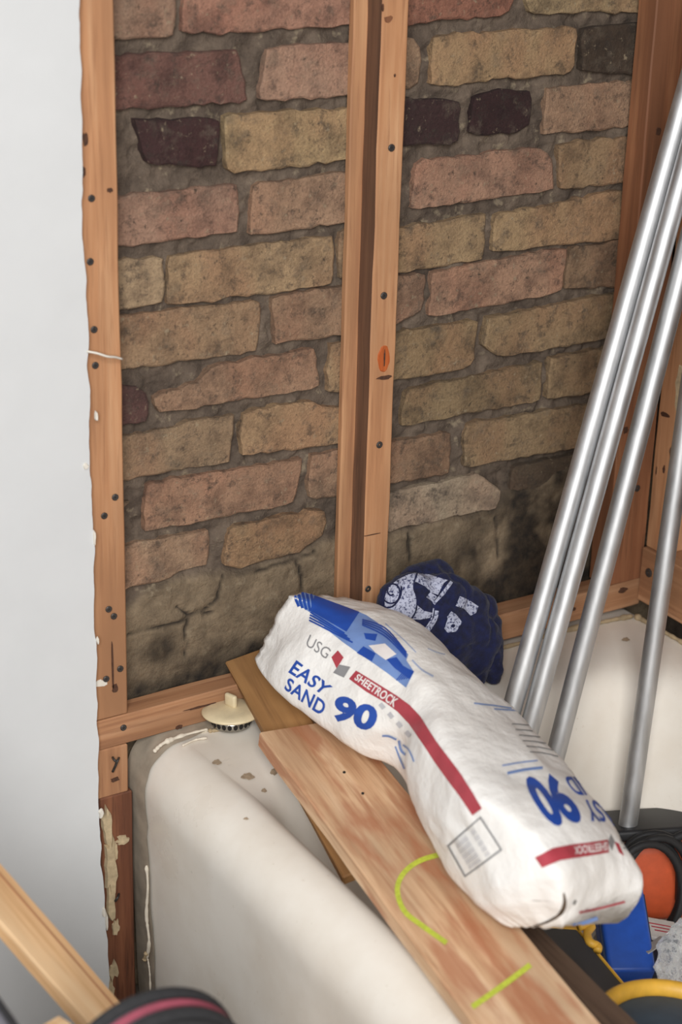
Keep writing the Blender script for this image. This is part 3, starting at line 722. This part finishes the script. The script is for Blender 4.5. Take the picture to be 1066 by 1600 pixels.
# wrinkles along surface normals
du = np.gradient(V, axis=0); dv = np.roll(V, -1, 1)-np.roll(V, 1, 1); nrm = np.cross(du, dv); nrm /= np.linalg.norm(nrm, axis=2)[..., None]+1e-9
cen = V.mean(1, keepdims=True)
if np.mean(np.sum(nrm*(V-cen), 2)) < 0: nrm = -nrm
wr = .0035*fbm(V*np.array([13, 13, 13])+5, 3)+.0034*(1-np.abs(fbm(V*np.array([30, 17, 30])+2, 2)))
fold = .010*np.exp(-((S-.47)/.03)**2)[:, None]*np.clip(1-np.abs(np.arange(NR)-6)/7., 0, 1)[None]
ends = .0013*np.sin(np.arange(NR)*1.9+3*fbm(np.stack([np.arange(NR)*.3]*3, 1)))[None]*(np.exp(-S/.05)+np.exp(-(1-S)/.04))[:, None]
V = V+nrm*(wr-.003-fold+ends)[..., None]
Fc = []
for i in range(NS-1):
    for j in range(NR): Fc.append((i*NR+j, i*NR+(j+1) % NR, (i+1)*NR+(j+1) % NR, (i+1)*NR+j))
Fc += [tuple(range(NR))[::-1], tuple((NS-1)*NR+j for j in range(NR))]
Vf = V.reshape(-1, 3)
a, b_, c_ = Vf[Fc[500][0]], Vf[Fc[500][1]], Vf[Fc[500][2]]
if np.dot(np.cross(b_-a, c_-a), nrm.reshape(-1, 3)[Fc[500][0]]) < 0: Fc = [f[::-1] for f in Fc]
bagroot = thing('compound_bag', (Vf[:, 0].mean(), Vf[:, 1].mean(), Vf[:, 2].min()), 'white bag of powdered joint compound with blue and red print slumped over the planks', 'bag')
sack = mk('sack', Vf, Fc, 'bag', bagroot, True)
bv = bvh_of([sack])
def pr(name, polys, mat, off=.0007, ml=6.):
    for p in (polys if name != 'bar_code' else [polys]): decal(name, [p] if name != 'bar_code' else p, bv, mat, bagroot, off, ml)
Q = lambda *p: zc(p, .3002, 380, 900)
Q6 = lambda *p: zc(p, .3996, 640, 1050)
Q8 = lambda *p: zc(p, .2439, 560, 1100)
# far-end blue emblem
pr('blue_emblem', [poly(Q((262, 92), (300, 84), (370, 102), (605, 190), (640, 205), (700, 245), (860, 410), (850, 440), (890, 500), (850, 582), (760, 512), (690, 462), (600, 402), (520, 345), (440, 282), (350, 190), (285, 150)))], 'p_lblue', .0006)
pr('blue_emblem', [poly(Q((372, 104), (605, 190), (540, 292), (352, 184)))], 'p_blue', .0010)
pr('blue_emblem', [stroke(Q((264+k*22, 92-2*k), (292+k*20, 160+k*8)), 4, 2) for k in range(5)], 'p_blue', .0010)
pr('blue_emblem', [stroke(Q((352-k*2, 190+k*14), (530+k*14, 300+k*16)), 2.6, 2) for k in range(4)], 'p_blue', .0010)
pr('blue_emblem', [poly(Q((628, 368), (692, 405), (672, 446), (594, 402))), poly(Q((748, 436), (800, 425), (835, 470), (890, 500), (872, 540), (790, 480))), poly(Q((630, 300), (700, 305), (690, 340), (640, 330)))], 'p_blue', .0010)
pr('blue_emblem', [stroke(Q((620, 230+k*9), (740, 275+k*14), (850, 400+k*9)), 2.2) for k in range(4)], 'p_blue', .0010)
pr('blue_emblem', [stroke(Q((800+k*13, 545-k*2), (845+k*8, 490+k*4)), 1.6, 2) for k in range(5)], 'p_blue', .0010)
pr('pale_patch', [poly(Q((655, 365), (740, 355), (800, 410), (745, 440), (690, 400)))], 'p_white', .0012)
pr('faded_print', [stroke(Q((740, 250), (830, 330), (900, 400)), 1.6), stroke(Q((880, 440), (930, 490), (990, 525)), 2.5), stroke(Q((960, 380), (1010, 400), (1050, 410)), 1.2)], 'p_pale', .0008)
pr('lettering', [text2d('USG', Q((350, 305), (462, 385), (432, 434), (326, 362)), .0)], 'p_gray')
pr('red_diamond', [poly(Q((495, 388), (525, 425), (488, 482), (461, 424)))], 'p_red'); pr('grey_diamond', [poly(Q((503, 462), (560, 474), (526, 530), (470, 504)))], 'p_gray')
pr('lettering', [text2d('EASY', Q((280, 437), (470, 578), (418, 622), (236, 502)), .022, 1.05)], 'p_blue', ml=4)
pr('lettering', [text2d('SAND', Q((240, 526), (440, 660), (408, 730), (214, 588)), .022, 1.05)], 'p_blue', ml=4)
pr('number', [text2d('90', Q((492, 612), (718, 690), (672, 818), (455, 744)), .045)], 'p_blue', ml=4)
ub = [(557, 1048), (590, 1068), (620, 1087), (641, 1102), (657, 1119), (682, 1158), (700, 1182), (721, 1210), (738, 1237), (754, 1263)]
lb = [(546, 1061), (573, 1081), (603, 1098), (622, 1112), (640, 1131), (665, 1168), (680, 1191), (700, 1219), (720, 1246), (739, 1274)]
pr('red_band', [strip(ub, lb)], 'p_red')
pr('lettering', [text2d('SHEETROCK', [(561, 1053), (625, 1093), (617, 1106), (554, 1062)], .03, 1.05)], 'p_white', .0011, 4)
pr('faded_print', [stroke(Q((715+k*45, 665+k*48), (735+k*45, 690+k*48)), 7, 2) for k in range(4)], 'p_lgray', .0006)
pr('small_print', [stroke(Q((725, 830), (760, 832), (800, 850)), 3.0), stroke(Q8((262, 232), (280, 300), (330, 350), (370, 430)), 3.6), stroke(Q8((240, 270), (270, 350), (300, 420)), 2.4), stroke(Q8((290, 260), (330, 300), (360, 370)), 2.2)], 'p_lblue', .0008)
bcq = [(752, 1275), (786, 1328), (727, 1371), (699, 1321)]
pr('code_box', [strip([bcq[0], bcq[1], bcq[2], bcq[3], bcq[0]], [(751, 1279), (782, 1327), (728, 1367), (703, 1322), (751, 1279)])], 'p_gray')
def bq(u, v): q = np.array(bcq); return tuple((q[3]*(1-u)+q[2]*u)*(1-v)+(q[0]*(1-u)+q[1]*u)*v)
bars = []
for k, u in enumerate(np.arange(.1, .92, .055)):
    wv = .030 if k % 3 else .016; bars.append(poly([bq(u, .18), bq(u+wv, .18), bq(u+wv, .50), bq(u, .50)])); bars.append(poly([bq(u, .62), bq(u+wv, .62), bq(u+wv, .74), bq(u, .74)]))
pr('bar_code', bars, 'p_lgray', .0009)
# near-end print, upside down as the bag lies
def ud(q): return [q[2], q[3], q[0], q[1]]
pr('number', [text2d('90', ud(Q6((428, 410), (572, 396), (690, 586), (548, 610))), .045)], 'p_blue', ml=4)
pr('lettering', [text2d('SAND', ud(Q6((596, 410), (735, 408), (776, 482), (652, 484))), .02)], 'p_blue', ml=4)
pr('lettering', [text2d('EASY', ud(Q6((672, 500), (792, 505), (836, 590), (712, 586))), .02)], 'p_blue', ml=4)
pr('red_band', [strip(Q6((492, 726), (560, 690), (630, 676), (700, 668), (775, 656)), Q6((520, 766), (590, 738), (650, 728), (710, 718), (778, 706)))], 'p_red')
pr('lettering', [text2d('SHEETROCK', ud(Q6((640, 686), (770, 666), (772, 698), (644, 716))), .02)], 'p_white', .0011, 4)
pr('grey_diamond', [poly(Q6((786, 634), (802, 664), (790, 700), (776, 668)))], 'p_gray'); pr('red_diamond', [poly(Q6((800, 664), (818, 672), (838, 720), (818, 706)))], 'p_red')
pr('lettering', [text2d('USG', ud(Q6((822, 652), (862, 652), (876, 694), (834, 694))), .0)], 'p_gray')
pr('small_print', [stroke(Q6((382, 398), (450, 384), (520, 376)), 4.2), stroke(Q6((362, 368), (430, 356), (500, 348)), 2.0), stroke(Q6((252, 124), (340, 134), (440, 150)), 2.0), stroke(Q6((330, 146), (420, 152)), 2.0)], 'p_lblue', .0008)
pr('small_print', [stroke(Q6((400+k*14, 204+k*22), (450+k*14, 208+k*22), (500+k*16, 212+k*24)), 1.6) for k in range(6)], 'p_gray', .0008)
pr('red_line', [stroke(Q6((662, 940), (750, 920), (842, 896)), 3.4)], 'p_red'); pr('small_print', [stroke(Q6((584, 1000), (660, 985), (735, 960)), 6)], 'p_lblue', .0008)
pr('dirt_smudge', [stroke(Q6((602, 862), (606, 900), (592, 940), (560, 966), (515, 984), (470, 996)), np.interp(np.linspace(0, 1, 36), [0, .3, 1], [2., 6.5, 1.2]))], 'dirt', .0008); pr('dirt_smudge', [stroke(Q6((402, 1018), (440, 1014), (490, 1004)), 3.5)], 'dirt', .0008); pr('dirt_smudge', [poly(Q6((645, 890), (652, 893), (645, 910), (638, 908)))], 'screw', .0008)  # first stroke paints the shaded fold opening together with its brown dirt

# ---- navy printed cloth
bm = bmesh.new()
def ell(px, Y, r, rot=(0, 0, 0)):
    c = onY(px[0], px[1], Y); m = T(c) @ Matrix.Rotation(rot[2], 4, 'Z') @ Matrix.Rotation(rot[1], 4, 'Y') @ Matrix.Rotation(rot[0], 4, 'X') @ Matrix.Diagonal((r[0], r[1], r[2], 1))
    bmesh.ops.create_icosphere(bm, subdivisions=3, radius=1, matrix=m)
ell((636, 950), -.060, (.050, .030, .048)); ell((690, 945), -.062, (.050, .030, .048), (0, .5, 0)); ell((660, 905), -.035, (.038, .022, .026), (0, -.1, 0)); ell((684, 898), -.03, (.024, .018, .024)); ell((722, 960), -.062, (.042, .030, .040), (0, .5, 0)); ell((752, 966), -.050, (.028, .024, .034))
ell((740, 1000), -.075, (.036, .028, .046)); ell((768, 1008), -.062, (.016, .017, .046), (0, -.15, 0)); ell((752, 1030), -.088, (.016, .017, .040), (0, .1, 0)); ell((772, 1034), -.080, (.012, .015, .034)); ell((700, 1000), -.075, (.05, .03, .05)); ell((650, 990), -.065, (.05, .03, .05))
cm = bpy.data.meshes.new('cl'); bm.to_mesh(cm); bm.free(); co_ = bpy.data.objects.new('cl', cm); COL.objects.link(co_)
rmod = co_.modifiers.new('r', 'REMESH'); rmod.mode = 'VOXEL'; rmod.voxel_size = .0035
smod = co_.modifiers.new('s', 'SMOOTH'); smod.iterations = 5; smod.factor = .5
ev = bpy.data.meshes.new_from_object(co_.evaluated_get(bpy.context.evaluated_depsgraph_get())); bpy.data.objects.remove(co_); bpy.data.meshes.remove(cm)
cv = np.array([v.co for v in ev.vertices]); cn = np.array([v.normal for v in ev.vertices]); cf = [tuple(p.vertices) for p in ev.polygons]; bpy.data.meshes.remove(ev)
cv = cv+cn*(.0042*fbm(cv*np.array([22, 22, 30])+4, 3)-.004*np.exp(-(vnoise(cv*np.array([30, 30, 18])+2)/.09)**2)+.001*fbm(cv*90, 2))[:, None]
cv[:, 2] = np.maximum(cv[:, 2], .4025); cv[:, 1] = np.minimum(cv[:, 1], -.0015)
clroot = thing('navy_cloth', (cv[:, 0].mean(), cv[:, 1].mean(), cv[:, 2].min()), 'crumpled navy cloth with white swirl print heaped against the ledger behind the bag', 'cloth')
cb = mk('cloth_heap', cv, cf, 'cloth', clroot, True); cbv = bvh_of([cb])
QC = lambda *p: zc(p, .18762, 600, 860)
def cp(polys, mat='cprint', off=.0008):
    for p in polys: decal('white_print' if mat == 'cprint' else 'navy_line', [p], cbv, mat, clroot, off, 4)
cp([poly(QC((10, 400), (30, 320), (110, 250), (200, 205), (272, 190), (262, 260), (240, 310), (262, 380), (275, 440), (262, 500), (205, 590), (150, 560), (60, 515), (10, 500)))])
cp([poly(QC((285, 190), (380, 205), (530, 250), (498, 275), (390, 270), (410, 320), (470, 330), (450, 370), (390, 350), (340, 300), (262, 262)))])
cp([stroke(QC((562, 262), (500, 345), (412, 445)), 5), poly(QC((385, 345), (440, 385), (405, 430), (350, 390))), poly(QC((272, 450), (330, 500), (400, 520), (380, 560), (300, 575), (225, 570)))])
cp([stroke(QC((440, 500), (425, 570), (350, 690)), 6), stroke(QC((412, 480), (390, 580), (330, 670)), 2.2)])
cp([poly(QC((630, 382), (700, 410), (785, 465), (765, 520), (720, 545), (660, 480), (598, 460))), poly(QC((560, 505), (600, 530), (650, 600), (600, 675), (530, 685), (502, 650), (530, 570), (525, 550)))])
cp([stroke(QC(*[(70+(18+9.5*t)*math.cos(t*1.15+1), 345+(22+12*t)*math.sin(t*1.15+1)) for t in np.linspace(0, 7.5, 22)]), 2.4, 90)], 'cloth', .0014)
cp([stroke(QC((270, 195), (245, 300), (270, 400), (262, 500), (205, 600)), 2.2), poly([(600+.1876*(572+16*math.cos(t)), 860+.1876*(628+16*math.sin(t))) for t in np.linspace(0, 6.28, 9)[:-1]]), stroke(QC((10, 480), (80, 460), (135, 380), (140, 300), (110, 255)), 2.6)], 'cloth', .0014)

# ---- steel tubes
RT = .0125
for a, b, zb, label in (((805, 1090), (1045, 240), 1530, 'galvanised steel tube standing in the tub, leftmost of the leaning four'), ((833, 1118), (1062, 290), 1530, 'galvanised steel tube standing in the tub, second from the left'), ((872, 1165), (1050, 480), 1500, 'galvanised steel tube standing in the tub, third from the left'), ((979, 1305), (1051, 797), 1440, 'galvanised steel tube standing in the tub, rightmost of the four')):
    f = lambda y: (a[0]+(b[0]-a[0])*(y-a[1])/(b[1]-a[1]), y)
    bo = onZ(*f(zb), .098); to = onX(*f(-420), .802)
    P = np.array([bo+(to-bo)*t for t in np.linspace(0, 1, 12)])
    tag(tube('steel_tube', P, RT, 'steel', None, 24, .88), label, 'tube', 'steel tubes leaning in the tub')

# ================================================================== TOOLS IN THE TUB
RZ = lambda d: Matrix.Rotation(math.radians(d), 3, 'Z')
# spirit level
e0, e1 = onZ(908, 1462, .225), onZ(985, 1555, .215); ed_ = (e1-e0)/np.linalg.norm(e1-e0); off_ = np.array([-.030, 0, -.004])
lv0, lv1 = Vector(e0-ed_*.03+off_), Vector(e0+ed_*.18+off_)
bs, L = frame(lv0, lv1, (.35, 0, 1))
LS = 1 if bs.to_3x3().col[0].x > 0 else -1
lev = thing('spirit_level', None, 'black spirit level with a yellow edge lying under the bag', 'level', basis=bs)
link('body', box_mesh('body', .062, .026, L, .004, 2), 'black', lev, bs)
link('edge_strip', box_mesh('edge_strip', .003, .027, L-.01, .0006, 1), 'yellow', lev, bs @ T((LS*.031, .001, .005)))
link('end_cap', box_mesh('end_cap', .064, .028, .03, .003, 2), 'yellow', lev, bs @ T((0, 0, -.015)))
# blue plastic plate
c = onZ(974, 1464, .19)
bp = rbox('blue_plastic_case', c, (.058, .115, .05), .005, 'bluepl', None, RZ(-28) @ Matrix.Rotation(math.radians(28), 3, 'X')); bp.data.name = 'case'
tag(bp, 'bright blue plastic case between the level and the paper label', 'case')
rbox('lid_seam', Vector(c)+bp.matrix_basis.to_3x3() @ Vector((0, 0, .014)), (.0635, .1015, .0018), .0006, 'navypl', bp, bp.matrix_basis.to_3x3())
# dark box with latch
c = onZ(992, 1530, .13)
db = thing('tool_case', (c[0], c[1], .088), 'dark navy tool case with a round lock below the blue case', 'case')
rr = RZ(-24)
cb_ = rbox('body', (c[0], c[1], .118), (.125, .10, .06), .006, 'navypl', db, rr)
def top_px(px, z): return Vector(onZ(px[0], px[1], z))
lk = lathe('lock', [(.0075, 0), (.0075, .0022), (.0055, .003), (.005, .0012), (.001, .0012)], 'chrome', db, T(top_px((979, 1519), .148)), 20)
rbox('seam', (c[0], c[1], .135), (.1262, .1012, .002), .0006, 'black', db, rr)
# steel bracket
a = top_px((1008, 1487), .196); b2 = top_px((1038, 1466), .20)
bsm, L = frame(a, b2, (0, 0, 1)); br_ = link('steel_bracket', box_mesh('steel_bracket', .012, .0022, L, .0006), 'steel', None, bsm); tag(br_, 'small steel bracket strip with a hole resting on the dark case', 'bracket')
lathe('bracket_hole', [(.0022, 0), (.0022, .0003), (.001, .0003)], 'hole', br_, bsm @ T((0, .0012, .008)) @ Matrix.Rotation(-math.pi/2, 4, 'X'), 12)
# paper packet
c = onZ(1022, 1452, .165); pp = rbox('paper_packet', c, (.062, .044, .006), .0015, 'label', None, RZ(-30) @ Matrix.Rotation(.2, 3, 'Y')); tag(pp, 'white paper packet with red print beside the blue case', 'packet')
for k in range(3): rbox('red_print', Vector(c)+pp.matrix_basis.to_3x3() @ Vector((.008, .008-.007*k, .0032)), (.03-.006*k, .0022, .0006), .0001, 'p_red', pp, pp.matrix_basis.to_3x3(), 1)
# orange power tool with its cord
c = onZ(1052, 1365, .17); base = Vector((.69, -.33, .0)); base = Vector((c[0]+.012, c[1]+.01, 0))
pt = thing('power_tool', (base.x, base.y, .09), 'orange and black power tool wrapped in its black cord', 'power tool')
R1 = RZ(-22) @ Matrix.Rotation(math.radians(-12), 3, 'X')
O1 = lambda x, y, z: base+Vector((0, 0, .165))+R1 @ Vector((x, y, z))
rbox('housing', O1(0, 0, 0), (.16, .075, .115), .018, 'orange', pt, R1, 4)
rbox('top_cover', O1(-.01, .012, .064), (.20, .085, .016), .005, 'black', pt, R1)
rbox('grip', O1(.012, -.042, -.004), (.05, .016, .05), .005, 'black', pt, R1)
rbox('nose', O1(-.092, .0, -.02), (.05, .055, .07), .012, 'rubber', pt, R1)
for k in range(4): rbox('grip_line', O1(.012, -.0508, .014-.011*k), (.034, .0014, .0022), .0004, 'p_gray', pt, R1, 1)
cord = []
for t in np.linspace(0, 1, 110):
    an = t*2*math.pi*3.4
    cord.append(O1(-.055+.012*math.sin(an*.31)+.055*math.cos(an)*(1-.15*t), -.055-.018*math.sin(an*.5)-.012*t, .0+.075*math.sin(an)*(1-.1*t)))
tube('power_cord', cord, .0055, 'rubber', pt, 8)
tube('power_cord', catmull([O1(-.03, -.05, .06), O1(0, -.06, .075), O1(.04, -.058, .06), O1(.07, -.05, .02), O1(.09, -.05, -.03)], 24), .006, 'rubber', pt, 8)
tube('steel_wire', catmull([O1(.02, -.064, .03), O1(.05, -.07, .012), O1(.08, -.07, -.02)], 10), .0016, 'chrome', pt, 6)
# short rod
a = onZ(937, 1470, .155); b2 = onZ(968, 1418, .18); P = np.array([a+(b2-a)*t for t in np.linspace(0, 1.3, 6)])
tag(tube('steel_rod', P, .0085, 'steel', None, 18), 'short steel rod poking out from under the bag beside the blue case', 'rod')
# yellow hook piece
P = catmull([onZ(905, 1448, .255), onZ(925, 1446, .252), onZ(918, 1458, .25), onZ(922, 1472, .25), onZ(934, 1478, .246), onZ(934, 1486, .244)], 26)
tag(tube('yellow_strap', P, .0052, 'yellow', None, 8), 'small yellow strap hook lying on the spirit level under the bag', 'strap')
# clear plastic bag
bm = bmesh.new(); bmesh.ops.create_icosphere(bm, subdivisions=4, radius=1); pv_ = np.array([v.co[:] for v in bm.verts]); pf = [tuple(v.index for v in f.verts) for f in bm.faces]; bm.free()
c = onZ(1088, 1502, .215); pv_ = pv_*np.array([.042, .046, .042])*(1+.16*fbm(pv_*2.6, 3)+.09*(1-np.abs(vnoise(pv_*5)))[:])[:, None]+c
tag(mk('plastic_bag', pv_, pf, 'clear', None, False), 'crumpled clear plastic bag at the right edge above the tool case', 'plastic bag')
# bucket with yellow rim
c = onZ(1037, 1612, .30); bb = T((c[0], c[1], .085)) @ Matrix.Rotation(math.radians(6), 4, 'Y')
bu = thing('round_canister', None, 'round slate blue canister with a thick yellow rim in the near corner', 'canister', basis=bb)
lathe('body', [(.068, 0), (.074, .01), (.080, .20), (.070, .203), (.002, .206)], 'slate', bu, bb, 48)
lathe('rim', [(.0745, .196), (.086, .196), (.0905, .204), (.0895, .213), (.084, .217), (.0765, .215), (.0735, .207)], 'yellow', bu, bb, 56, True)

# ================================================================== FOREGROUND, LEFT
p1 = Vector(onY(-20, 1385, -.36)); p2 = Vector(onY(140, 1568, -.40)); d = (p2-p1).normalized()
lo = p2+d*((p2.z-.012)/-d.z); hi = p1-d*((-.03-p1.y)/(-d.y)) if d.y < 0 else p1-d*1.0
bsm, L = frame(lo, hi, (-.35, -.75, .55))
tb = board('trim_board', lo, hi, (-.75, -.85, -.15), .016, .056, 'trimwood', 'pale wooden trim board leaning across the drywall in the foreground', 'board')

# tool bag with piped arch top
def arch(a, b, zb, n=25): return [(-a, zb)]+[(a*math.cos(t)*-1, b*math.sin(t)) for t in np.linspace(0, math.pi, n)]+[(a, zb)]
tc = onY(228, 1566, -.66)
tbag = thing('tool_bag', (tc[0], tc[1]-.05, 0), 'grey nylon tool bag with black edge band and pink piping in the foreground', 'bag')
A, B = .082, .078; z0 = tc[2]-B
def bagpt(u, y, k=1.0): # point on the arch at u in [0,1]
    t = math.pi*u; return np.array([tc[0]-A*k*math.cos(t), tc[1]+y, z0+B*k*math.sin(t)])
U = np.linspace(0, 1, 29); V = []; Fc = []; rows = [(-.052, .30), (-.050, .55), (-.045, .75), (-.036, .90), (-.024, .97), (-.010, .99), (.004, .985), (.012, .9), (.016, .6)]
for y, k in rows:
    V += [np.array([tc[0]-A*k, tc[1]+y, .0])]+[bagpt(u, y, k) for u in U]+[np.array([tc[0]+A*k, tc[1]+y, .0])]
m_ = len(U)+2
for i in range(len(rows)-1):
    for j in range(m_-1): Fc.append((i*m_+j, i*m_+j+1, (i+1)*m_+j+1, (i+1)*m_+j))
Fc += [tuple(range(m_))[::-1], tuple((len(rows)-1)*m_+j for j in range(m_)), tuple(i*m_ for i in range(len(rows)))[::-1]+tuple(i*m_+m_-1 for i in range(len(rows)))]
mk('body', V, Fc, 'greyfab', tbag, True)
def hoop(y, k, r, mat, name):
    P = [np.array([tc[0]-A*k, tc[1]+y, .02]), np.array([tc[0]-A*k, tc[1]+y, z0*.5])]+[bagpt(u, y, k) for u in U]+[np.array([tc[0]+A*k, tc[1]+y, z0*.5]), np.array([tc[0]+A*k, tc[1]+y, .02])]
    return tube(name, P, r, mat, tbag, 10)
hoop(.004, 1.0, .0065, 'blackfab', 'edge_band'); hoop(-.010, .998, .0042, 'pink', 'piping'); hoop(-.024, .968, .0075, 'blackfab', 'edge_band'); hoop(-.034, .915, .0065, 'blackfab', 'edge_band')
# second bag at the very corner, widened out of view to shade the drywall
c = onY(-12, 1600, -.62)
pb2 = thing('small_pouch', (c[0], c[1], 0), 'small grey pouch with a black edge in the lower left corner', 'pouch')
zt = c[2]; V = []; Fc = []
lo_ = [(-.07, -.05), (.03, -.05), (.03, .05), (-.07, .05)]
rbox('body', (c[0]-.20, c[1]+.01, zt/2), (.44, .12, zt), .02, 'greyfab', pb2, None, 4)
tube('edge_cord', catmull([(c[0]-.38, c[1]-.042, zt-.004), (c[0]-.07, c[1]-.042, zt-.004), (c[0]-.02, c[1]-.045, zt-.003), (c[0]+.010, c[1]-.04, zt-.006), (c[0]+.017, c[1]-.02, zt-.008), (c[0]+.017, c[1]+.04, zt-.008)], 30), .0045, 'blackfab', pb2, 8)
c = onY(88, 1600, -.52)
tag(board('wood_offcut', (c[0], c[1], 0), (c[0], c[1], c[2]), (.3, -1, 0), .022, .02, 'trimwood'), 'pale wood offcut standing between the pouch and the tool bag', 'offcut')

bx = tb.matrix_basis; Lb = max(v.co.z for v in tb.data.vertices)
for sx_ in (-1, 1): link('groove_line', box_mesh('groove_line', .0008, .003, Lb-.02, 0), 'stud', tb, bx @ T((sx_*.0081, -.016, .01)))
